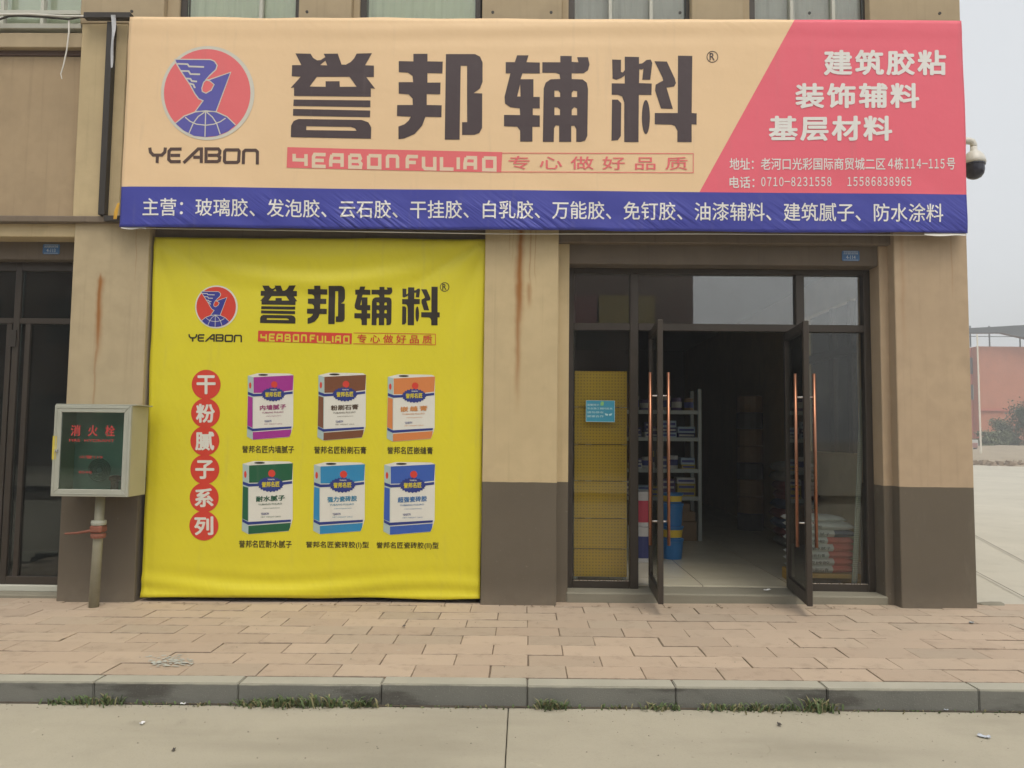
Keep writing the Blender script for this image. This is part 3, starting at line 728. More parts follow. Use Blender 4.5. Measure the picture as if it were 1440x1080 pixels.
# steel frame the banner is laced to
fb = MB(); fb.box(-3.86, -3.45, -.105, -.045, 4.985, 5.035); fb.box(-3.45, 3.70, -.10, -.05, 4.90, 4.95); fb.box(-3.67, -3.615, -.07, -.005, 3.255, 4.97)
fb.box(-3.60, 3.70, -.10, -.05, 3.19, 3.24); fb.box(3.62, 3.68, -.10, -.05, 3.24, 4.97); fb.box(-.05, .0, -.1, -.05, 3.24, 4.97)
fb.build('steel_frame', M_black, ban, bevel=.003)
for x in (-3.42, -1.9, -.3, .2, 1.3, 2.4, 3.5): MB().tube([(x, -.140, 5.022), (x, -.133, 5.022)], .013, 10).build('eyelet', M_black, ban)

# ------------------------------------------------------------ yellow banner
def dyel(x, z):
    u = (x+3.23)/2.88; v = z/3.1
    d_ = -.02*math.sin(math.pi*u)*math.sin(math.pi*min(1, v*.9+.05))
    # folds fanning out of the upper corners
    for cx, cz, sg in ((-.35, 3.1, 1), (-3.23, 3.1, -1)):
        r = math.hypot(x-cx, z-cz); a = math.atan2(cz-z, abs(x-cx))
        d_ += (.019 if sg > 0 else .008)*(1-abs(math.sin(a*4.6+.5))**.7*1.6)*math.exp(-((r-.33)/.42)**2)*min(1, r/.12)
    tz = z-2.76-.30*(2*u-1)**2; d_ += .013*math.sin(tz*24)*math.exp(-(tz/.17)**2)*(.6+.4*math.sin(x*2.7))
    d_ += -.028*math.exp(-(z/.10)**2)*(.6+.4*math.sin(x*2.3+1)) + .009*math.sin(z*38+math.sin(x*2.2)*2.0)*math.exp(-((z-.1)/.13)**2)
    d_ -= .012*mnoise.noise(Vector((x*.8, z*.7, 4.3)))
    d_ += .006*math.exp(-((x+3.17)/.03)**2)-.005*math.exp(-((x+.42)/.025)**2)
    return d_
YS = Surf(.055, dyel, .06)
yb = empty('product_banner', (0, 0, 0), 'yellow printed product banner stretched between two pillars beside the door', 'banner')
YELLOW = (.65, .575, .025)
M_yel = vinyl('yellow_print', YELLOW, 'low', var=.07, rough=.42)
yc = [P(217.5, 333.5, YS.Y), P(683, 336.5, YS.Y), P(674.5, 842, YS.Y), P(199.5, 838.5, YS.Y)]
grid_cloth('cloth', yc, YS, 110, 118, M_yel, yb, edge=.012)
def V2(n, c): return vinyl(n, c, 'low', rough=.42)
YM = dict(pale=V2('print_pale', (.62, .62, .55)), red=V2('print_red', (.58, .05, .03)), blue=V2('print_blue', (.035, .04, .26)), dark=V2('print_dark', (.028, .022, .016)),
          white=V2('print_white', (.66, .65, .58)), yel=V2('print_yellow', (.62, .52, .04)), navy=V2('print_navy', (.025, .04, .2)))
mg = lambda p: (366.6+(p[0]-408.8)*.4413, 402+(p[1]-75)*.446)
me_ = lambda p: (305.5+(p[0]-292.4)*.456, 432+(p[1]-131)*.456)
mn = lambda p: (266+(p[0]-209)*.486, 470+(p[1]-207)*.48)
mt = lambda p: (364+(p[0]-403.5)*.435, 465.5+(p[1]-207.3)*.53)
for a, c in ((0, 4), (4, 6), (6, 8), (8, 13)): YS.put('character', [([mg(p) for p in v], f) for v, f in BIGG[a:c]], YM['dark'], yb, 1)
emblem(YS, yb, me_, YM)
YS.put('lettering', yeabon(mn), YM['dark'], yb, 1)
YS.put('tag_panel', [poly([mt(p) for p in tagq])], YM['red'], yb, 1)
YS.put('lettering', latin(mt), YM['yel'], yb, 2)
YS.put('tag_border', [stroke([(498, 468.5), (612.5, 470), (612.5, 485), (497.5, 483.7)], .8)], YM['red'], yb, 2)
YS.put('lettering', [textpx('专心做好品质', rectq(503, 470.5, 608, 482.5, 1), .014, 1.5)], YM['red'], yb, 2)
YS.put('lettering', rmark(lambda p: (625.5+(p[0]-1001.8)*.8, 404+(p[1]-80)*.8), 1.2), YM['dark'], yb, 1)
for ch, x, y in (('干', 291, 541), ('粉', 290, 581), ('腻', 289, 620), ('子', 289, 660), ('系', 288, 699.5), ('列', 287.5, 739)):
    YS.put('round_badge', [poly(ell(x, y, 20.5, 20.8, 40))], YM['red'], yb, 1)
    YS.put('lettering', [textpx(ch, rectq(x-13.5, y-13, x+13.5, y+13.5), .028)], YM['white'], yb, 2)
def caption(s_, x0, x1, y, h=10.5): YS.put('lettering', [textpx(s_, rectq(x0, y-h/2, x1, y+h/2, .6), .014)], YM['dark'], yb, 1)
caption('誉邦名匠内墙腻子', 341.5, 415, 631.5); caption('誉邦名匠粉刷石膏', 442.5, 516, 632.5); caption('誉邦名匠嵌缝膏', 545, 609, 633)
caption('誉邦名匠耐水腻子', 336.5, 411, 764.5); caption('誉邦名匠瓷砖胶(Ⅰ)型', 430.5, 519, 766); caption('誉邦名匠瓷砖胶(Ⅱ)型', 529.5, 617, 767)
M_side = V2('print_box_side', (.36, .46, .43))
def product(x0, y0, x1, y1, name, col, tcol, nch, sub=2):
    # template box 205..727 x 115..835
    f = lambda p: (x0+(p[0]-205)*(x1-x0)/522, y0+(p[1]-115)*(y1-y0)/720)
    C = V2('print_box_'+name, col); T = V2('print_text_'+name, tcol)
    g = [([f(q) for q in v], fs) for v, fs in [fill([[(218,143),(330,116),(560,118),(690,121),(727,138),(722,690),(700,760),(680,805),(270,835),(205,800),(218,330)]])]]
    o = YS.put('printed_box', g, YM['white'], yb, 1)
    def q(nm, pts, m, l=2):
        gg = fill([pts]); YS.put(nm, [([f(p) for p in gg[0]], gg[1])], m, o, l)
    q('box_side', [(216,143),(278,160),(272,832),(205,800),(216,330)], M_side)
    q('box_colour', [(280,160),(727,138),(718,300),(620,312),(380,328),(280,330)], C)
    q('box_colour', [(218,362),(270,378),(268,705),(210,680)], C, 3); q('box_colour', [(272,752),(703,722),(696,765),(680,802),(270,833)], C)
    q('blue_band', [(217,316),(280,338),(380,336),(630,322),(718,312),(718,338),(620,350),(280,368),(217,346)], YM['navy'], 3)
    q('blue_band', [(211,685),(270,714),(705,690),(703,712),(270,742),(211,712)], YM['navy'], 4)
    q('badge', ell(500, 345, 122, 66, 44, 12), YM['navy'], 4)
    q('carry_hole', ell(388, 134, 55, 10, 16), YM['dark'], 3)
    q('round_mark', ell(512, 238, 36, 36, 20), YM['red'], 3); q('round_mark', ell(243, 248, 13, 34, 16), YM['red'], 3)
    def tx(s_, a, c, e, g_, m, l=5, bold=.02, sl=0, sp=1.0):
        gg = textpx(s_, [(a, c), (e, c+sl), (e, g_+sl), (a, g_)], bold, sp, 2); YS.put('lettering', [mapg(f, gg)], m, o, l)
    tx('誉邦名匠', 410, 320, 592, 375, YM['yel'], 5, .03, -6)
    tx('YEABON', 470, 290, 540, 303, YM['white'])
    tx(nch, 350, 462, 645, 518, T, 3, .03, -14, 1.05 if len(nch) > 3 else 1.35)
    tx('YUBANG FULIAO', 372, 535, 615, 552, T, 3, .01, -10)
    tx('MINGJIANG', 420, 576, 590, 588, T, 3, 0, -6)
    tx('YEABON', 400, 625, 480, 648, YM['navy'], 3, .01, -6); tx('NET WEIGHT 20KG', 400, 660, 600, 672, T, 3, 0, -5)
product(348.5, 525, 414, 618.5, 'purple', (.32, .03, .24), (.30, .06, .16), '内墙腻子')
product(447.4, 524.3, 515.5, 619.5, 'brown', (.17, .065, .03), (.09, .06, .04), '粉刷石膏')
product(544.5, 526.5, 612, 621, 'orange', (.58, .20, .06), (.58, .25, .08), '嵌缝膏')
product(341, 648, 413, 751, 'green', (.015, .10, .045), (.02, .09, .05), '耐水腻子')
product(441, 649.5, 514, 751, 'cyan', (.03, .22, .42), (.04, .22, .36), '强力瓷砖胶')
product(539.5, 649.5, 612, 752, 'blue', (.04, .10, .38), (.05, .16, .36), '超强瓷砖胶')
#==PART2==
# small print stays joined
for o in bpy.data.objects:
    if o.name.startswith(('lettering', 'faint_lettering', 'outline')): o['kind'] = 'stuff'

# ------------------------------------------------------------ number plates
FL = Surf(0, lambda x, z: 0, 0)
def flat_text(st, x0, z0, x1, z1, y, m, parent, name='lettering', bold=.01, mirror=False):
    g = textpx(st, [(0, 0), (1, 0), (1, 1), (0, 1)], bold); vs, fs = g[0], g[1]; nn = g[2] if len(g) > 2 else 10**9
    bb = MB(); bb.add([(x0+u*(x1-x0), y-.0004*(1+i//nn*.3), z1-t*(z1-z0)) for i, (u, t) in enumerate(vs)], fs)
    o = bb.build(name, m, parent); o['kind'] = 'stuff'
    me = o.data
    if me.polygons and me.polygons[0].normal.y > 0: me.flip_normals()
    return o
M_plate = mat('plate_blue', (.045, .14, .32), .4, .15, 30); M_ptext = mat('plate_text', (.5, .55, .6), .5)
for (x, y, Y, rows, lab) in ((72.5, 350.5, .2, ('光彩国际商贸城', '4-113'), 'small blue rounded number plate on the beam over the left neighbour\'s door'), (1196, 360, .14, ('光彩国际商贸城', '4-114'), 'small blue rounded number plate on the beam over the open shop doors')):
    c = P(x, y, Y); pw, ph = .075, .045
    pts = []
    for sx, sz, a0 in ((1, 1, 0), (-1, 1, 90), (-1, -1, 180), (1, -1, 270)):
        for a in (0, 30, 60, 90): pts.append((sx*(pw-.012)+.012*math.cos(R(a0+a)), sz*(ph-.012)+.012*math.sin(R(a0+a))))
    n = len(pts); bb = MB(); bb.add([(p[0], -.004, p[1]) for p in pts]+[(p[0], 0, p[1]) for p in pts], [tuple(range(n)), tuple(range(n, 2*n))[::-1]]+[(i, i+n, (i+1) % n+n, (i+1) % n) for i in range(n)])
    e = empty('number_plate', (c.x, Y-.002, c.z), lab, 'plate', 'house number plates'); bb.build('plate', M_plate, e)
    flat_text(rows[0], -.062, .012, .062, .032, -.0045, M_ptext, e); flat_text(rows[1], -.04, -.028, .04, .004, -.0045, M_ptext, e)
    rm = MB()
    for z in (-.037, .038): rm.box(-.062, .062, -.0052, -.0042, z-.0015, z+.0015)
    rm.build('rim_line', M_ptext, e)

# ------------------------------------------------------------ hydrant cabinet
M_cab = mat('cabinet_grey', (.36, .37, .31), .55, .16, 4, 40, .0008); M_cabd = mat('cabinet_inside', (.30, .38, .33), .7, .2, 3)
M_redp = mat('red_print', (.42, .045, .04), .5, .1); M_rust = mat('rusty_red', (.22, .08, .05), .8, .4, 15, 60, .002)
hc = empty('hydrant_cabinet', (-3.475, -.17, 0), 'grey metal fire hydrant cabinet with glass door on a pipe before the left pillar', 'cabinet')
X0, X1, Z0, Z1, Yf_, Yb_ = -.32, .30, .876, 1.612, -.125, .135
bb = MB(); bb.box(X0, X1, Yb_-.004, Yb_, Z0, Z1); bb.box(X0, X0+.012, Yf_, Yb_-.004, Z0, Z1); bb.box(X1-.012, X1, Yf_, Yb_-.004, Z0, Z1)
bb.box(X0+.012, X1-.012, Yf_, Yb_-.004, Z0, Z0+.012); bb.box(X0+.012, X1-.012, Yf_, Yb_-.004, Z1-.012, Z1)
bb.build('case', mat('cabinet_side', (.42, .40, .25), .6, .12, 3), hc, bevel=.003)
MB().box(X0-.012, X1+.03, Yf_-.004, Yb_+.01, Z1, Z1+.008).build('rain_lip', M_cab, hc, bevel=.002)
# door with mitred frame pieces
def mitre(pts4, y0, y1, name):
    n = 4; bb = MB(); bb.add([(x, y0, z) for x, z in pts4]+[(x, y1, z) for x, z in pts4], [(0, 1, 2, 3), (7, 6, 5, 4), (0, 4, 5, 1), (1, 5, 6, 2), (2, 6, 7, 3), (3, 7, 4, 0)])
    return bb
dz0, dz1, dx0, dx1, w_ = Z0+.0, Z1-.002, X0-.004, X1+.002, .058
door = mitre([(dx0, dz0), (dx1, dz0), (dx1-w_, dz0+w_), (dx0+w_, dz0+w_)], Yf_-.03, Yf_-.002, 'x')
for q in ([(dx1, dz0), (dx1, dz1), (dx1-w_, dz1-w_), (dx1-w_, dz0+w_)], [(dx1, dz1), (dx0, dz1), (dx0+w_, dz1-w_), (dx1-w_, dz1-w_)], [(dx0, dz1), (dx0, dz0), (dx0+w_, dz0+w_), (dx0+w_, dz1-w_)]):
    t_ = mitre(q, Yf_-.03, Yf_-.002, 'x'); door.add(t_.v, t_.f)
dr = door.build('door', M_cab, hc, bevel=.0035)
ib = MB(); 
for (a, c, e, f) in ((dx0+.018, dx1-.018, dz0+.018, dz0+.024), (dx0+.018, dx1-.018, dz1-.024, dz1-.018), (dx0+.018, dx0+.024, dz0+.024, dz1-.024), (dx1-.024, dx1-.018, dz0+.024, dz1-.024)): ib.box(a, c, Yf_-.034, Yf_-.029, e, f)
ib.build('moulding', M_cab, dr, bevel=.0015)
M_cabglass = glass('cabinet_glass', (.8, .93, .88), dirt=.04)
MB().box(dx0+w_-.003, dx1-w_+.003, Yf_-.018, Yf_-.013, dz0+w_-.003, dz1-w_+.003).build('pane', M_cabglass, dr)
MB().box(X0+.013, X1-.013, Yb_-.012, Yb_-.006, Z0+.013, Z1-.013).build('back_panel', M_cabd, hc)
hs_ = MB(); 
for i in range(5):
    r_ = .03+.015*i; hs_.tube([(-.04+r_*math.cos(a*.35), .03, 1.08+r_*math.sin(a*.35)) for a in range(19)], .006, 6)
hs_.build('hose_reel', mat('hose', (.14, .15, .12), .8), hc)
MB().lathe([(.0, .0), (.03, .0), (.03, .09), (.045, .1), (.045, .13), (.02, .14), (0, .14)], (.1, .02, .90), 14).build('valve', M_rust, hc, smooth=False)
yl = Yf_-.0185
flat_text('消', -.19, 1.36, -.11, 1.45, yl, M_redp, dr, 'character', .02); flat_text('火', -.05, 1.36, .03, 1.45, yl, M_redp, dr, 'character', .02); flat_text('栓', .09, 1.36, .17, 1.45, yl, M_redp, dr, 'character', .02)
flat_text('FIRE  HYDRANT', -.20, 1.315, .17, 1.337, yl, M_redp, dr); flat_text('火警119', -.11, 1.18, .08, 1.205, yl, M_redp, dr); flat_text('责任单位', -.11, 1.06, .0, 1.08, yl, M_redp, dr)
MB().box(dx0-.002, dx0+.03, Yf_-.0325, Yf_-.0305, 1.17, 1.36).build('sticker', mat('tape_yellow', (.55, .45, .06), .6, .3, 20), dr)
MB().lathe([(0, -.01), (.012, -.01), (.012, .012), (0, .012)], (dx0+.035, Yf_-.035, 1.24), 12).build('lock', M_steel, dr)
cx = (P(125, 790, -.17).x+3.475)
pl = MB(); pl.tube([(.01, -.02, .876), (.005, -.02, .5), (-.005, -.02, -.03)], [.036, .037, .039], 20); pl.build('pipe', mat('pipe_paint', (.26, .25, .18), .6, .3, 8, 50, .001), hc, smooth=True)
for z in (.55, .655): MB().lathe([(.036, -.02), (.056, -.018), (.06, 0), (.056, .018), (.036, .02)], (.006, -.02, z), 20).build('coupling', M_rust if z < .6 else M_cab, hc)
MB().tube([(.0, -.062, .60), (-.14, -.075, .575), (-.25, -.05, .565)], [.012, .01, .008], 8).build('valve_lever', M_rust, hc)
MB().box(-.045, .055, -.075, .03, .575, .635).build('valve_body', M_rust, hc, bevel=.012)

# ------------------------------------------------------------ notice on the left side pane, pegboards behind
M_cyan = mat('notice_cyan', (.03, .24, .36), .45, .12, 20); M_ntxt = mat('notice_text', (.42, .6, .62), .5)
n0, n1 = P(824, 563, .334), P(864.5, 593.5, .334)
nb = empty('glass_notice', ((n0.x+n1.x)/2, .334, (n0.z+n1.z)/2), 'small cyan printed notice stuck on the side pane before yellow pegboards', 'notice')
hw, hh = (n1.x-n0.x)/2, (n0.z-n1.z)/2
MB().box(-hw, hw, -.001, .0008, -hh, hh).build('sheet', M_cyan, nb)
bd = MB(); t_ = .003
for (a, c, e, f) in ((-hw, hw, hh-t_, hh), (-hw, hw, -hh, -hh+t_), (-hw, -hw+t_, -hh+t_, hh-t_), (hw-t_, hw, -hh+t_, hh-t_)): bd.box(a, c, -.0022, -.0012, e, f)
bd.build('border', M_ntxt, nb)
flat_text('温馨提示', -hw+.01, hh-.048, -.01, hh-.03, -.0013, M_ntxt, nb)
flat_text('专业施工辅料批发', -hw+.01, hh-.08, hw-.02, hh-.062, -.0013, M_ntxt, nb); flat_text('请勿停车', -hw+.01, hh-.115, .03, hh-.096, -.0013, M_ntxt, nb); flat_text('谢谢合作', -hw+.01, hh-.15, .03, hh-.13, -.0013, M_ntxt, nb)
gm = MB(); gm.add([(.0, -.0016, hh-.045), (.028, -.0016, hh-.045), (.032, -.0016, hh-.012), (.012, -.0016, hh-.006), (.002, -.0016, hh-.02)], [(0, 1, 2, 3, 4)]); gm.build('mark', mat('mark_green', (.2, .45, .15), .5), nb)
hsk = MB()
for s_ in (-1, 1): hsk.add([(.072+s_*.003, -.0016, -.025), (.072+s_*.033, -.0016, -.018), (.072+s_*.026, -.0016, -.036), (.072+s_*.008, -.0016, -.040)], [(0, 1, 2, 3)])
hsk.build('mark', M_ntxt, nb)
k = N('pegboard_yellow'); X, Y, Z = k.xyz(); c = k.mix(k.noise(1.8, 4), (.62, .385, .010), (.72, .46, .015))
hx_ = k.math('ABSOLUTE', k.math('SUBTRACT', k.math('FRACT', k.math('MULTIPLY', X, 36)), .5)); hz_ = k.math('ABSOLUTE', k.math('SUBTRACT', k.math('FRACT', k.math('MULTIPLY', Z, 36)), .5))
hole = k.math('LESS_THAN', k.math('MAXIMUM', hx_, hz_), .21); c = k.mix(k.math('MULTIPLY', hole, .42), c, (.06, .04, .01))
k.L(c, k.b.inputs['Base Color']); k.b.inputs['Roughness'].default_value = .5; M_peg = k.m
pg = empty('pegboard_stand', (.69, .42, .1), 'stack of yellow perforated metal boards standing behind the left side pane', 'pegboard')
zs = [P(840, y, .42).z for y in (522, 573, 625.5, 677, 729.5, 772, 816)]
for i in range(6):
    zt, zb = zs[i], zs[i+1]
    if i == 5: zb = .16
    bb = MB(); bb.box(-.235, .235, -.004, .014, zb+.006-.1, zt-.1); bb.box(-.235, .235, -.010, -.004, zt-.112, zt-.1)
    bb.build('board', M_peg, pg, bevel=.0015)
bb = MB(); bb.box(-.235, -.20, .016, .05, 0, 1.7); bb.box(.20, .235, .016, .05, 0, 1.7); bb.build('upright', M_grey, pg)

# ------------------------------------------------------------ inside the shop
rk = empty('shelf_rack', (1.5, 3.6, .098), 'grey metal shelf rack loaded with cans and cartons inside the shop', 'rack')
ZS = [1.745, 1.40, 1.0, .65]; ZR = [z-.098 for z in ZS]
for x, y in ((-.65, -.2), (.75, -.2), (-.65, .24), (.75, .24)): MB().box(x-.022, x+.022, y-.022, y+.022, 0, 1.93).build('post', M_grey, rk, bevel=.003)
for z in ZR:
    bb = MB(); bb.box(-.628, .728, -.2, .24, z-.02, z); bb.box(-.628, .728, -.215, -.2, z-.045, z+.005); bb.build('shelf', M_grey, rk, bevel=.002)
cols = {'white': (.62, .62, .58), 'pale blue': (.36, .48, .58), 'navy': (.05, .06, .18), 'brown': (.26, .17, .09), 'yellow': (.5, .4, .08), 'dark grey': (.08, .08, .08), 'purple': (.12, .09, .2)}
CM = {k_: mat('carton_'+k_.replace(' ', '_'), v, .6, .15, 12) for k_, v in cols.items()}
M_band = mat('carton_label', (.07, .09, .3), .5); M_bandw = mat('carton_label_white', (.5, .5, .48), .5)
rr = random.Random(21); SN = ['top', 'second', 'third', 'lowest']; used = set()
ordw = ['first', 'second', 'third', 'fourth', 'fifth', 'sixth', 'seventh', 'eighth', 'ninth', 'tenth', 'eleventh', 'twelfth']
def carton(x, y, z, w, dp, h, cname, lab, rz=0, lid=False, nm='carton', cat='carton', grp='cartons on the shelf rack'):
    e = empty(nm, (x, y, z), lab, cat, grp, rz=rz)
    MB().box(-w/2, w/2, -dp/2, dp/2, 0, h).build('box', CM[cname], e, bevel=.003)
    if cname != 'brown': MB().box(-w/2*.86, w/2*.86, -dp/2-.0015, -dp/2-.0003, h*.3, h*.68).build('label_strip', M_band if cname in ('white', 'pale blue', 'yellow') else M_bandw, e)
    return e
def can(x, y, z, r, h, cname, lab, grp='cans on the shelf rack', band=True):
    e = empty('paint_can', (x, y, z), lab, 'can', grp)
    MB().lathe([(0, 0), (r, 0), (r, h*.96), (r*.9, h), (0, h)], (0, 0, 0), 14).build('tin', CM[cname], e)
    if band: MB().lathe([(r+.001, h*.25), (r+.001, h*.7)], (0, 0, 0), 14).build('label_strip', M_bandw if cname in ('navy', 'dark grey', 'purple') else M_band, e)
for si, z in enumerate(ZS):
    x = 2.20; n_ = 0
    while x > 1.02 and n_ < 8:
        if si in (0,) or (si == 2 and n_ % 2): 
            cn = rr.choice(['white', 'brown', 'pale blue', 'purple', 'white']); r_ = rr.uniform(.05, .07); h = rr.uniform(.14, .2)
            can(x-r_, 3.52+rr.uniform(0, .05), z+.001, r_, h, cn, f'{cn} tin standing {ordw[n_]} from the right on the {SN[si]} shelf'); x -= 2*r_+rr.uniform(.006, .03)
        else:
            w = rr.uniform(.13, .24); st_ = rr.choice([2, 3, 2]); zz = z+.001; cn = rr.choice(['white', 'pale blue', 'navy', 'yellow', 'purple'])
            for q in range(st_):
                h = rr.uniform(.055, .085); cn2 = cn if rr.random() < .6 else rr.choice(['white', 'pale blue', 'navy'])
                where = ['bottom', 'second', 'topmost'][q if q < 2 or st_ == 3 else 2] if not (st_ == 2 and q == 1) else 'topmost'
                carton(x-w/2, 3.54, zz, w, .22, h, cn2, f'{cn2} carton, {where} of the {ordw[n_]} pile from the right on the {SN[si]} shelf', rz=rr.uniform(-.04, .04)); zz += h+.0015
            x -= w+rr.uniform(.01, .05)
        n_ += 1
for i, (x, w, h, z) in enumerate([(2.05, .30, .24, .10), (1.76, .24, .22, .10), (1.98, .40, .12, .345), (1.95, .34, .10, .468)]):
    carton(x, 3.52, z, w, .3, h, 'brown', ['brown cardboard box on the floor under the rack, against its right post', 'brown cardboard box on the floor under the rack, left one of the two', 'flat brown cardboard box lying on the two floor boxes under the rack', 'uppermost flat brown cardboard box under the lowest rack shelf'][i], rz=[.02, -.03, .05, -.04][i], grp='cardboard boxes under the rack')
# buckets by the door
M_bb = mat('bucket_blue', (.02, .16, .42), .4, .1); M_bw = mat('bucket_white', (.55, .55, .55), .4, .08); M_by = mat('bucket_label_yellow', (.62, .45, .04), .5); M_br = mat('bucket_label_red', (.5, .05, .09), .5); M_bn = mat('bucket_label_navy', (.03, .04, .16), .5)
def bucket(x, y, z, r, h, m1, m2, lab):
    e = empty('bucket', (x, y, z), lab, 'bucket', 'plastic buckets inside the door')
    MB().lathe([(0, 0), (r*.86, 0), (r, h*.88), (r*1.05, h*.89), (r*1.05, h), (0, h)], (0, 0, 0), 22).build('pail', m1, e, smooth=False)
    MB().lathe([(r*.885, h*.12), (r*.985, h*.75)], (0, 0, 0), 22).build('label_strip', m2, e)
    MB().lathe([(r*1.06, h*.93), (r*1.08, h*.95), (r*1.08, h*1.0), (r*.98, h*1.02), (0, h*1.02)], (0, 0, 0), 22).build('lid', m1, e)
for i, (z, h, m2, s_) in enumerate([(.10, .21, M_bb, 'lowest plain blue bucket'), (.315, .13, M_by, 'short blue bucket with yellow label, second up'), (.45, .24, M_bb, 'tall plain blue bucket, third up'), (.70, .10, M_by, 'short blue bucket with yellow label, topmost')]):
    bucket(1.62, 1.95, z, .115, h, M_bb, m2, s_+' in the pile by the left door')
for i, (z, h, m2, s_) in enumerate([(.10, .36, M_bn, 'white bucket with navy label on the floor left of the blue bucket pile'), (.47, .36, M_br, 'white bucket with red label stacked on the navy labelled one')]):
    bucket(1.26, 1.75, z, .135, h, M_bw, m2, s_)
# sacks
M_sw = mat('sack_white', (.50, .52, .50), .75, .15, 10, 40, .003); M_sr = mat('sack_red', (.52, .13, .10), .7, .15, 10, 40, .003); M_sn = mat('sack_navy', (.07, .10, .16), .7, .2, 10, 40, .003); M_st = mat('sack_print', (.05, .06, .06), .7)
def sackmesh(L, D, H, seed, mA, mB, split):
    rr = random.Random(seed); nx, ny = 22, 12; vs = []; fs = []; mi = []
    for sgn in (-1, 1):
        for i in range(nx+1):
            for j in range(ny+1):
                u = i/nx*2-1; v = j/ny*2-1
                t = (max(0, 1-abs(u)**5)*max(0, 1-abs(v)**5))**.45
                z = sgn*t*H/2*(1+.12*mnoise.noise(Vector((u*2.3, v*2, seed))))
                vs.append((u*L/2*(1-.03*abs(v)**2), v*D/2*(1-.04*u*u), z+H/2+.004*mnoise.noise(Vector((u*6, v*6, seed+9)))))
    m_ = (nx+1)*(ny+1)
    for s_ in (0, 1):
        for i in range(nx):
            for j in range(ny):
                a = s_*m_+i*(ny+1)+j; f = (a, a+ny+1, a+ny+2, a+1); fs.append(f if s_ else f[::-1]); mi.append(1 if i/nx > split else 0)
    bb = MB(); 
    bb.v = vs; bb.f = fs; bb.mi = mi
    return bb
def sack(x, y, z, L, D, H, seed, mA, mB, split, lab, rz=0, txt=True, grp='sacks piled behind the right side pane'):
    e = empty('sack', (x, y, z), lab, 'sack', grp, rz=rz)
    o = sackmesh(L, D, H, seed, mA, mB, split).build('bag', [mA, mB], e, smooth=True)
    if txt: flat_text(rr.choice(['耐水腻子', '瓷砖胶', '粉刷石膏']), -L/2+.12, H*.30, -L/2+L*split-.03, H*.70, -D/2-.007, M_st, e)
    return e
zz = P(1160, 807, .50).z; ztop = P(1160, 737, .5).z; hs8 = (ztop-zz)/7
labs = ['lowest white and red sack on the yellow pallet', 'second sack up, white left end and dull red right end', 'third sack up, longer white end before its red print', 'fourth sack up, white end with green lettering', 'fifth sack up, red print beneath the navy sacks', 'sixth sack up, white end and navy print', 'seventh and topmost lettered white sack with pale folded top']
for i in range(7):
    mB = M_sr if i < 5 else (M_sn if i == 5 else M_sw)
    sack(2.72+rr.uniform(-.012, .012), .68, zz+hs8*i, .56, .36, hs8*1.16, 50+i, M_sw, mB, [.56, .60, .52, .58, .54, .60, .5][i], labs[i]+', behind the right side pane', rz=rr.uniform(-.03, .03))
sack(2.68, .72, zz+hs8*7, .5, .34, hs8*1.0, 77, M_sw, M_sw, .5, 'plain pale sack lying crumpled on top of the lettered sacks', rz=.08, txt=False)
M_pal = mat('pallet_yellow', (.42, .25, .04), .55, .12)
pa = empty('pallet', (2.75, .7, .098), 'yellow plastic pallet under the sacks behind the right side pane', 'pallet')
hz = zz-.098
MB().box(-.3, .27, -.2, .2, hz*.62, hz-.002).build('deck', M_pal, pa, bevel=.004)
for x in (-.25, .22):
    MB().box(x-.05, x+.05, -.2, .2, 0, hz*.62-.001).build('foot', M_pal, pa, bevel=.004)
k = N('bead_white'); X, Y, Z = k.xyz(); h1 = k.math('LESS_THAN', k.math('FRACT', k.math('MULTIPLY', Z, 55)), .4)
k.L(k.mix(k.math('MULTIPLY', h1, .55), (.42, .46, .38), (.2, .22, .17)), k.b.inputs['Base Color']); M_bead = k.m
A, B_ = P(1202, 826, .47), P(1216, 545, .47)
cb = empty('corner_bead_bundle', (A.x, .47, .098), 'bundle of perforated white corner beads leaning behind the right side pane', 'bead bundle')
for i in range(4): MB().tube([(i*.011-.02, .006*(i % 2), 0), (B_.x-A.x+i*.011-.02, .006*(i % 2)+.02, B_.z-.098)], .009, 6).build('bead', M_bead, cb)
# darker stock at the back
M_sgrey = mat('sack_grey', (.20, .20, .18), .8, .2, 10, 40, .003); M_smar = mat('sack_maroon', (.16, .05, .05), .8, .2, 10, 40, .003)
def pile(x, y, n, L, D, H, nm, names, grp):
    for i in range(n):
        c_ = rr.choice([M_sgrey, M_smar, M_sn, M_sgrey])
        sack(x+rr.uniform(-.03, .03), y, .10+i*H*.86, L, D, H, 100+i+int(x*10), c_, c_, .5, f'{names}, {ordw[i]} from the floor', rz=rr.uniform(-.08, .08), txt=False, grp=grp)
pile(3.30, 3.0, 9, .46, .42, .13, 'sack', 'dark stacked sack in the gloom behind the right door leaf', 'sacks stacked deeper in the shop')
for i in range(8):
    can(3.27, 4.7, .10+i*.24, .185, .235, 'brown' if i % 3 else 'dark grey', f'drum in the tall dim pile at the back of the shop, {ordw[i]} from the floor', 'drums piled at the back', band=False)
for i in range(0): carton(3.2, 6.8, .1+i*.37, .55, .4, .36, 'dark grey', f'large dark carton by the right wall deep in the shop, {["lowest", "middle", "uppermost"][i]}', grp='cartons by the right wall')

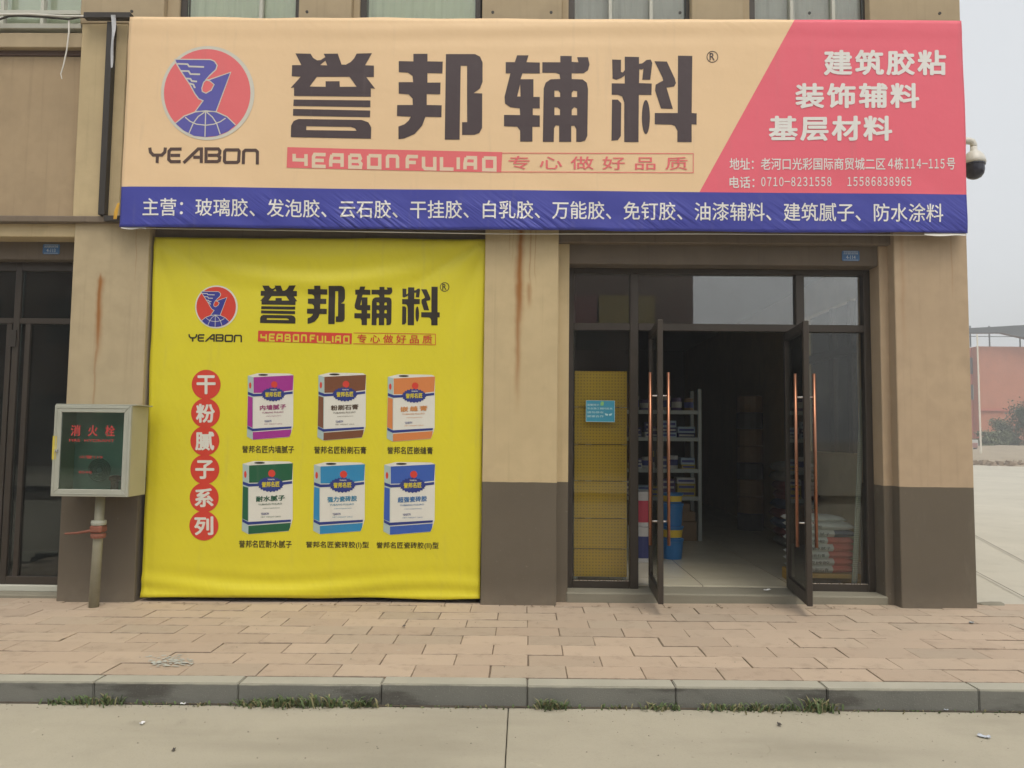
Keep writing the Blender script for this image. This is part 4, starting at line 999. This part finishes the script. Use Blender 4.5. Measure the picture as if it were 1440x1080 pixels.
# ------------------------------------------------------------ CCTV dome on the side wall
c = P(1370, 232, .35); M_cctv = mat('cctv_white', (.62, .61, .56), .4, .05); M_dome = mat('cctv_dome', (.025, .025, .04), .12, .05)
cc = empty('security_camera', (c.x, .35, c.z), 'white dome security camera on an arm beyond the banner\'s right edge', 'camera')
MB().lathe([(0, .165), (.028, .165), (.03, .13), (.05, .118), (.078, .085), (.094, .04), (.096, .012), (.088, .008), (0, .008)], (0, 0, 0), 26).build('housing', M_cctv, cc, smooth=True)
MB().lathe([(.082, .012), (.084, -.05), (.076, -.085), (.055, -.115), (.028, -.128), (0, -.132)], (0, 0, 0), 26).build('dome', M_dome, cc, smooth=True)
MB().lathe([(.090, .008), (.091, -.006), (.084, -.008)], (0, 0, 0), 26).build('trim_ring', M_dome, cc)
MB().tube([(0, 0, .15), (0, 0, .19), (-.012, 0, .212), (-.04, 0, .222), (3.75-c.x, 0, .222)], [.027, .029, .03, .031, .031], 14).build('arm', M_cctv, cc, smooth=True)
MB().box(3.751-c.x, 3.766-c.x, -.05, .05, .15, .29).build('wall_plate', M_cctv, cc, bevel=.004)

# ------------------------------------------------------------ cables, cords, strips at the top left
cord = MB(); A = P(97, 28, -.02); pts = [A, P(97, 45, -.03), P(94, 70, -.03), P(89, 93, -.03), P(85.5, 104, -.03), P(87, 111, -.03)]
cord.tube(pts, [.008, .007, .006, .006, .005, .004], 8); tag(cord.build('hanging_cord', M_cord), 'frayed white cord hanging from the cable below the top left window', 'cord')
wr = MB(); wr.tube([P(x, y, -.03) for x, y in [(-30, 30), (0, 27), (12, 23), (25, 22), (60, 24), (97, 27), (115, 24), (128, 24)]], .009, 8)
tag(wr.build('cable', M_black), 'dark sagging cable running past the top left window sill', 'cable')
wr = MB(); wr.tube([P(x, y, -.035) for x, y in [(-30, 20), (0, 20.5), (40, 20), (90, 23), (128, 23)]], .010, 8)
tag(wr.build('cable', M_cord), 'pale straight cable running past the top left window sill', 'cable')
n = 14; vs = []; fs = []
for i in range(n+1):
    t = i/n; a = P(156+1.5*math.sin(t*5), 21+t*74, -.16); b_ = P(161.5+1.0*math.sin(t*4+1)-t*1.5, 21+t*74, -.16); wgt = 1-max(0, t-.6)*1.6
    mid_ = (a+b_)/2; vs += [mid_+(a-mid_)*wgt, mid_+(b_-mid_)*wgt+Vector((0, .012*math.sin(t*9), 0))]
    if i: fs.append((2*i-2, 2*i-1, 2*i+1, 2*i))
bb = MB(); bb.add(vs, fs); o = bb.build('plastic_strip', mat('strip_plastic', (.45, .46, .48), .35, .1)); mo = o.modifiers.new('t', 'SOLIDIFY'); mo.thickness = .002
tag(o, 'loose grey plastic strip hanging beside the banner\'s upper left corner', 'strip')
bb = MB(); bb.add([P(165, 286, -.12), P(168.5, 285, -.12), P(164, 308, -.12), P(159.5, 308, -.12), P(160.5, 298, -.13)], [(0, 1, 2, 3, 4)]); o = bb.build('orange_strap', mat('strap_orange', (.62, .34, .03), .6, .2, 20)); mo = o.modifiers.new('t', 'SOLIDIFY'); mo.thickness = .003
tag(o, 'orange strap end sticking out at the banner\'s lower left corner', 'strap')
for (xa, xb, y) in ((170, 205, 319.5), (1300, 1358, 329)):
    bb = MB(); m_ = 12; vs = []; fs = []
    for i in range(m_+1):
        t = i/m_; vs += [P(xa+(xb-xa)*t, y-1, -.115), P(xa+(xb-xa)*t, y+1.2+1.8*abs(math.sin(t*4)), -.125)]
        if i: fs.append((2*i-2, 2*i-1, 2*i+1, 2*i))
    bb.add(vs, fs); bb.build('hem', M_cord, ban)
MB().tube([P(x, y, -.09) for x, y in [(205, 321), (400, 324), (700, 329), (1000, 329), (1355, 331)]], .004, 8).build('lacing_rope', M_cord, ban)
MB().box(-4.62, -4.56, .285, .30, 2.15, 2.3).build('lock_plate', M_black, bld)

# ------------------------------------------------------------ things on the ground
stn = bmesh.new(); bmesh.ops.create_icosphere(stn, subdivisions=2, radius=1)
for v in stn.verts: v.co *= 1+.25*mnoise.noise(v.co*1.7)
me = bpy.data.meshes.new('stone'); stn.to_mesh(me); stn.free()
p = G(1394, 851, .02); o = link('broken_kerb_piece', me, M_conc); o.location = (p.x, p.y, .025); o.scale = (.13, .05, .026); tag(o, 'broken strip of concrete lying at the foot of the right pillar', 'rubble')
def litter(px, py, Z, sx, sy, colr, lab, seed, name='litter'):
    rr = random.Random(seed); n = 6; vs = []; fs = []
    for i in range(n+1):
        for j in range(n+1):
            u = i/n-.5; v = j/n-.5; vs.append((u*sx+.1*sx*mnoise.noise(Vector((u*5, v*5, seed))), v*sy, .012+.022*mnoise.noise(Vector((u*4, v*4, seed+3)))+abs(u)*.01))
    for i in range(n):
        for j in range(n): a = i*(n+1)+j; fs.append((a, a+n+1, a+n+2, a+1))
    bb = MB(); bb.add([(a*.6, b__*.6, c__*.5) for a, b__, c__ in vs], fs); o = bb.build(name, colr); p = G(px, py, Z); o.location = (p.x, p.y, Z+.004); o.rotation_euler[2] = rr.uniform(0, 3)
    mo = o.modifiers.new('t', 'SOLIDIFY'); mo.thickness = .0012; tag(o, lab, 'litter', 'litter along the kerb')
M_lw = mat('litter_white', (.72, .72, .72), .5); M_lb = mat('litter_blueish', (.5, .54, .6), .4); M_lo = mat('litter_orange', (.45, .18, .08), .6); M_lg = mat('litter_grey', (.3, .32, .32), .6); M_ld = mat('litter_dark', (.08, .07, .06), .8)
litter(421, 992, -.128, .07, .03, M_lw, 'white torn shard below the kerb by the left weeds', 1)
litter(257, 992, -.133, .05, .02, M_lw, 'tiny white scrap at the kerb left of the white shard', 2)
litter(150, 989, -.135, .06, .025, M_lo, 'orange scrap in the weeds at the left kerb', 3)
litter(1303, 997, -.104, .10, .05, M_lb, 'crumpled pale plastic bag at the right kerb', 4)
litter(1327, 999, -.104, .08, .04, M_lb, 'smaller pale plastic scrap right of the crumpled bag', 5)
litter(1384, 1038, -.104, .09, .05, M_lb, 'pale plastic scrap out on the road at right', 6)
litter(1366, 877, .02, .07, .05, M_lg, 'grey scrap on the pavers before the right pillar', 7)
litter(1079, 831, .1, .12, .05, M_lw, 'white plastic film on the doorstep by the right door leaf', 8)
litter(200, 1019, -.133, .05, .03, M_lw, 'white fleck on the road below the left kerb', 9)
litter(244, 1057, -.133, .05, .02, M_ld, 'dark twig on the road near the bottom left', 10)
litter(568, 882, 0, .06, .03, M_ld, 'dark leaf on the pavers below the yellow banner', 11)
litter(1096, 1021, -.11, .05, .03, M_ld, 'dark crumb on the road right of centre', 12)

# weeds and soil along the kerb
M_weed = mat('weed_green', (.095, .14, .05), .7, .5, 30); M_weed2 = mat('weed_dry', (.22, .20, .10), .8, .4, 30)
rr = random.Random(9); wb = MB()
def clump(x, y, n, sp, h, dry=.2):
    for _ in range(n):
        cx_ = x+rr.gauss(0, sp); cy_ = y-abs(rr.gauss(0, .022)); a = rr.uniform(0, 6.28); L = h*rr.uniform(.4, 1.2); ln = rr.uniform(.2, 1.1); w2 = rr.uniform(.0022, .006)
        zb = -.121+.007*cx_
        dx, dy = math.cos(a)*ln*L, math.sin(a)*ln*L*.7-.3*L*ln; px_, py_ = -math.sin(a)*w2, math.cos(a)*w2
        m_ = 1 if rr.random() < dry else 0
        wb.add([(cx_-px_, cy_-py_, zb), (cx_+px_, cy_+py_, zb), (cx_+dx*.5+px_*1.2, cy_+dy*.5+py_*1.2, zb+L*.62), (cx_+dx*.5-px_*1.2, cy_+dy*.5-py_*1.2, zb+L*.62), (cx_+dx, cy_+dy, zb+L*.8)], [(0, 1, 2, 3), (3, 2, 4)], m_)
def kx(px): return G(px, 992, -.15).x
for px, n, sp, h in [(85, 60, .05, .03), (100, 90, .10, .05), (135, 120, .10, .06), (155, 50, .06, .07), (200, 40, .16, .03), (275, 30, .12, .03), (370, 160, .08, .05), (400, 220, .10, .065), (425, 120, .08, .06), (460, 100, .09, .08), (475, 80, .05, .06), (515, 160, .06, .055), (495, 60, .1, .04), (600, 30, .2, .02), (700, 30, .2, .02), (775, 190, .055, .065), (790, 60, .08, .04), (860, 40, .06, .03), (915, 110, .05, .045), (940, 40, .03, .05), (1000, 110, .08, .045), (1030, 150, .10, .045), (1065, 180, .12, .05), (1125, 170, .05, .085), (1140, 90, .05, .06), (1200, 30, .15, .02), (1260, 30, .1, .02), (300, 60, .3, .02), (650, 60, .4, .02), (1350, 40, .3, .02)]:
    clump(kx(px), -2.072, int(n*.5), sp*.8, h*1.05, .35)
o = wb.build('weeds', [M_weed, M_weed2]); o['kind'] = 'stuff'
sb = MB(); n = 260; vs = []; fs = []
for i in range(n+1):
    x = -5+10*i/n; wd = .010+.02*abs(mnoise.noise(Vector((x*3, 0, 0))))+.012*abs(mnoise.noise(Vector((x*14, 2, 0)))); vs += [(x, -2.058, -.115+.007*x), (x, -2.066-wd, -.1175+.007*x)]
    if i: fs.append((2*i-2, 2*i-1, 2*i+1, 2*i))
sb.add(vs, fs); o = sb.build('soil', M_soil); o['kind'] = 'stuff'
gb = MB(); rr = random.Random(12)
for i in range(420):
    if rr.random() < .45: x = rr.uniform(-3.6, 3.6); y = -2.07-abs(rr.gauss(0, .06)); z = -.119
    elif rr.random() < .5: x = rr.uniform(-3.2, 3.2); y = rr.uniform(-2.8, -2.1); z = -.119
    else: x = rr.uniform(-4, 4); y = rr.uniform(-1.9, .05); z = 0
    s_ = rr.uniform(.0015, .006); z += .007*x
    gb.add([(x-s_, y, z), (x, y-s_, z), (x+s_, y, z), (x, y+s_*.8, z), (x, y, z+s_)], [(0, 1, 4), (1, 2, 4), (2, 3, 4), (3, 0, 4)])
o = gb.build('grit', M_conc); o['kind'] = 'stuff'
lb = MB(); rr = random.Random(31)
for i in range(90):
    x = rr.uniform(-4.2, 3.7); y = -abs(rr.gauss(0, .05))-.01; s_ = rr.uniform(.004, .014); a0 = rr.uniform(0, 6)
    lb.add([(x+s_*math.cos(a0+a)*(1.6 if q % 2 else 1), y+s_*.7*math.sin(a0+a), .007*x+.004+.004*(q % 2)) for q, a in enumerate((0, 1.5, 3.1, 4.6))], [(0, 1, 2, 3)])
o = lb.build('dry_leaf_litter', mat('dry_leaf', (.16, .11, .06), .9)); o['kind'] = 'stuff'
# scuffed mortar patch on the pavers
pm = MB(); rr = random.Random(4)
for i in range(130):
    p = G(rr.uniform(208, 272), 927+rr.gauss(0, 3.5), 0); s_ = rr.uniform(.004, .016); pm.add([(p.x+s_*rr.uniform(.6, 1.4)*math.cos(a), p.y+s_*rr.uniform(.5, 1)*math.sin(a), .007*p.x+.0024+i*1e-5) for a in (0, 1.2, 2.4, 3.6, 5)], [(0, 1, 2, 3, 4)])
o = pm.build('mortar_splash', mat('mortar', (.42, .43, .38), .9)); o['kind'] = 'stuff'

# ------------------------------------------------------------ background at right
M_rb = stucco('far_wall_red', (.54, .22, .13), grime=.3); M_rb2 = stucco('far_wall_red_band', (.56, .20, .14), grime=.3); M_win = mat('far_window', (.12, .13, .13), .3); M_canopy = mat('canopy_grey', (.07, .08, .09), .6)
def px_at(px, py, dist):   # world point at a distance in depth
    return P(px, py, dist-CD)
YB = 95
tl = px_at(1374, 487, YB+CD); X_l = px_at(1340, 500, YB+CD).x; zt = tl.z; xm = px_at(1376, 560, YB+CD).x
fb_ = empty('red_building', (xm, YB, -.2), 'distant brick red building with an open grey roof canopy beyond the yard', 'building')
xl = X_l-xm-3
bb = MB(); bb.box(0, 26, 0, 14, 0, zt+.2); bb.build('wall', M_rb, fb_)
bb = MB(); bb.box(xl-14, -.01, 1.2, 14, 0, zt+.1); bb.build('wall', M_rb2, fb_)
for py0, py1 in ((503, 526), (541, 562)):
    a = px_at(1364, py0, YB+CD+1.2); c = px_at(1372, py1, YB+CD+1.2)
    for q in range(5): 
        xx = a.x-xm-.3-q*3.2
        f = MB().box(xx-.1, xx+1.35, 1.08, 1.19, c.z+.2, a.z+.2).build('window', M_win, fb_)
        MB().box(xx+.6, xx+.66, 1.03, 1.075, c.z+.2, a.z+.2).build('mullion', M_frame_l, f)
pr = MB(); zb0 = px_at(1410, 577, YB+CD).z; pr.box(.0, 26, -.25, -.005, zb0+.1, zb0+.4); pr.build('string_course', M_rb2, fb_)
zr = px_at(1420, 479, YB+CD).z
for x in (-10, -5, -.5, 2, 6, 11, 16): MB().box(x-.07, x+.07, .5, .64, zt+.2, zt+3.0).build('canopy_post', M_canopy, fb_)
MB().box(-12, 20, .52, .62, zt+1.55, zt+1.63).build('canopy_rail', M_canopy, fb_)
r1 = px_at(1364, 473, YB+CD); r2 = px_at(1434, 459, YB+CD); r3 = px_at(1445, 479, YB+CD); r4 = px_at(1400, 468, YB+CD)
roof = MB(); roof.add([(r1.x-xm-8, -1.5, r1.z+.6), (r2.x-xm, -1.5, r2.z+.2), (r3.x-xm+14, -1.5, r3.z+.4), (r3.x-xm+14, -1.5, r3.z+.1), (r2.x-xm+.8, -1.5, r3.z+.1), (r4.x-xm, -1.5, r4.z+.0), (r1.x-xm-8, -1.5, r1.z+.3)], [tuple(range(7))])
roof.add([(v[0], -.6, v[2]) for v in roof.v[:7]], [tuple(range(7))[::-1]])
for i in range(7): roof.f.append((i, i+7, (i+1) % 7+7, (i+1) % 7)); roof.mi.append(0)
roof.build('roof', M_canopy, fb_)
p0 = px_at(1379, 618, 60); p1 = px_at(1374, 470, 60)
tag(MB().tube([(p0.x, p0.y, -.3), (p1.x, p1.y, p1.z)], [.075, .055], 10).build('pole', mat('pole_pale', (.72, .68, .58), .5)), 'thin leaning pale pole before the distant red building', 'pole')
# dirt strip with rubble and scrub
rr = random.Random(15); db = MB(); nx, ny = 60, 14; vs = []; fs = []
for i in range(nx+1):
    for j in range(ny+1):
        x = 6+90*i/nx; y = 37.5+.0*x-(x-26)*1.05*(1 if x > 20 else .3)*.0+j*4.0
        hgt = -.25+(.5*mnoise.noise(Vector((x*.25, y*.25, 0)))+.25*mnoise.noise(Vector((x*.9, y*.9, 3)))+.2)*min(1, j/1.5)+.95*min(1, max(0, j-1)/8)
        if j == 0: hgt = -.2
        vs.append((x, y+(33-37.7)*(x-25.8)/(-0.5)*0+(-.35*(x-25.8) if x < 40 else -5), hgt))
for i in range(nx):
    for j in range(ny): a = i*(ny+1)+j; fs.append((a, a+ny+1, a+ny+2, a+1))
db.add(vs, fs); o = db.build('dirt_bank', M_dirt, smooth=True); tag(o, kind='structure')
rb = MB()
for i in range(900):
    x = rr.uniform(22, 60); y = 37.9-.35*(x-25.8)+abs(rr.gauss(0, 4.5)); s_ = rr.uniform(.04, .2)*rr.uniform(.5, 1.1)
    rb.add([(x+s_*rr.uniform(.6, 1.3)*a_, y+s_*rr.uniform(.6, 1.3)*b__, .1+s_*rr.uniform(.3, .9)*c__) for a_, b__, c__ in ((-1, -1, -1), (1, -1, -1), (1, 1, -1), (-1, 1, -1), (-.7, -.7, 1), (.7, -.7, 1), (.7, .7, 1), (-.7, .7, 1))], [(0, 1, 5, 4), (1, 2, 6, 5), (2, 3, 7, 6), (3, 0, 4, 7), (4, 5, 6, 7)])
o = rb.build('rubble', mat('rubble_mix', (.27, .21, .155), .9, .4, 1.5)); o['kind'] = 'stuff'
M_leaf = mat('leaf_dull', (.13, .15, .08), .7, .4, 1.2); M_leaf2 = mat('leaf_dark', (.07, .10, .05), .7, .4, 1.2)
def bush(px, py, dist, wd, ht, lab, seed, m=M_leaf, sq=True):
    rr = random.Random(seed); p = px_at(px, py, dist); e = empty('bush' if sq else 'tree', (p.x, p.y, .75), lab, 'bush' if sq else 'tree', 'scrub before the red building')
    lf = MB(); z0 = 0 if sq else ht*.35
    for i in range(2600):
        cl = rr.randrange(14); crr = random.Random(seed*31+cl); c0 = Vector((crr.uniform(-1, 1)*wd*.42, crr.uniform(-1, 1)*wd*.35, z0+crr.uniform(.1, .95)*(ht-z0)))
        q = c0+Vector((rr.gauss(0, wd*.13), rr.gauss(0, wd*.13), rr.gauss(0, ht*.10))); s_ = rr.uniform(.06, .16)
        if q.z < 0: q.z = abs(q.z)
        n_ = Vector((rr.uniform(-1, 1), rr.uniform(-1, 1), rr.uniform(-1, 1))).normalized(); a_ = n_.orthogonal().normalized()*s_; b__ = n_.cross(a_.normalized())*s_*.6
        lf.add([q-a_, q-b__, q+a_, q+b__], [(0, 1, 2, 3)])
    lf.build('crown' if not sq else 'foliage', m, e)
    tk = MB()
    for q in range(4 if sq else 1): tk.tube([(0, 0, -.1), (rr.uniform(-.3, .3)*wd*(1 if sq else .2), rr.uniform(-.3, .3)*wd*.3, ht*.6)], [.08, .03], 6)
    tk.build('trunk' if not sq else 'stems', mat('bark', (.12, .09, .06), .9), e)
bush(1410, 622, 84, 2.3, 2.9, 'tall dull green bush before the red wall, centre of the scrub', 1)
bush(1397, 624, 80, 2.4, 1.5, 'low dull bush left of the tall bush before the red wall', 2)
bush(1383, 624, 78, 2.2, .9, 'lowest bush at the foot of the pale pole', 3)
bush(1440, 610, 82, 2.6, 4.2, 'dark green tree at the right edge before the red wall', 4, M_leaf2, False)
bush(1424, 623, 84, 2.6, 1.5, 'small bush between the tall bush and the dark tree', 5)
# parked motor tricycle half hidden by the pillar
mt_ = empty('motor_scooter', (G(1371.5, 643, 0).x, G(1371.5, 643, 0).y, .0), 'parked white scooter with a dark wheel seen past the right pillar', 'scooter', rz=R(60))
M_tyre = mat('tyre', (.02, .02, .02), .8); M_scw = mat('scooter_white', (.55, .55, .52), .4); M_scp = mat('scooter_cover', (.38, .22, .2), .7)
for x in (-.62, .62):
    bb = MB(); bb.tube([(x+.25*math.cos(a*math.pi/9), 0, .27+.25*math.sin(a*math.pi/9)) for a in range(19)], .05, 8); wo = bb.build('wheel', M_tyre, mt_, smooth=True)
    MB().tube([(x, -.03, .27), (x, .03, .27)], .17, 14).build('rim', M_grey, wo)
MB().tube([(-.66, 0, .62), (-.3, 0, .55), (-.05, 0, .30), (.3, 0, .32), (.48, 0, .8), (.5, 0, .95)], [.16, .19, .12, .11, .14, .06], 12).build('body', M_scw, mt_, smooth=True)
MB().box(-.72, -.12, -.14, .14, .70, .80).build('seat', M_tyre, mt_, bevel=.03)
MB().tube([(.48, -.32, 1.05), (.5, 0, 1.0), (.48, .32, 1.05)], .025, 8).build('handlebar', M_tyre, mt_)
MB().box(.35, .60, -.25, .25, .95, 1.5).build('windshield', M_scw, mt_, bevel=.03)
MB().box(-.95, -.6, -.2, .2, .82, 1.25).build('top_box', M_scp, mt_, bevel=.04)

# ------------------------------------------------------------ buildings over the road, behind the camera
M_op = stucco('opposite_wall', (.16, .10, .08)); ob = empty('opposite_building', (-6, -26, -.2), 'brown terrace of shops across the road, seen only in reflections', 'building')
bb = MB(); bb.box(-25, 13.3, -10, 0, 0, 9.6); bb.build('wall', M_op, ob)
for i in range(9):
    x = -23+3.8*i
    MB().box(x, x+2.9, .02, .06, .2, 3.2).build('shop_window', M_dark, ob); MB().box(x+.5, x+2.2, .02, .06, 5.4, 7.4).build('window', M_dark, ob)
for x0, x1, m_ in ((9.2, 11.6, mat('far_sign_yellow', (.26, .19, .04), .5)), (3.5, 9.1, mat('far_sign_red', (.16, .045, .04), .5)), (-8, 3, mat('far_sign_dark', (.12, .05, .05), .5))): MB().box(x0, x1, .1, .25, 6.4, 7.7).build('sign_board', m_, ob)
cb = MB(); cb.box(13.4, 14.0, -6, -5.4, 0, 10.0); cb.build('chimney', M_op, ob); MB().lathe([(0, 0), (.55, .1), (.8, .5), (.7, .9), (.3, 1.2), (0, 1.25)], (13.7, -5.7, 9.9), 12).build('cowl', M_grey, ob)
b = MB(); b.add([(-60, -60, -.12), (60, -60, -.12), (60, -14, -.12), (-60, -14, -.12)], [(0, 1, 2, 3)]); o = b.build('far_pavement', M_road); tag(o, kind='structure')

for o in bpy.data.objects:
    if o.name.startswith(('lettering', 'faint_lettering')): o['kind'] = 'stuff'

# ------------------------------------------------------------ haze
hm = bpy.data.materials.new('haze_air'); hm.use_nodes = True; t = hm.node_tree; t.nodes.remove(t.nodes['Principled BSDF'])
pv = t.nodes.new('ShaderNodeVolumePrincipled'); pv.inputs['Density'].default_value = HAZE; pv.inputs['Color'].default_value = (.93, .94, .94, 1); pv.inputs['Anisotropy'].default_value = .2
t.links.new(pv.outputs[0], t.nodes['Material Output'].inputs['Volume'])
b = MB(); b.box(-70, 110, -62, 130, -1.8, 22); o = b.build('haze', hm); o['kind'] = 'stuff'
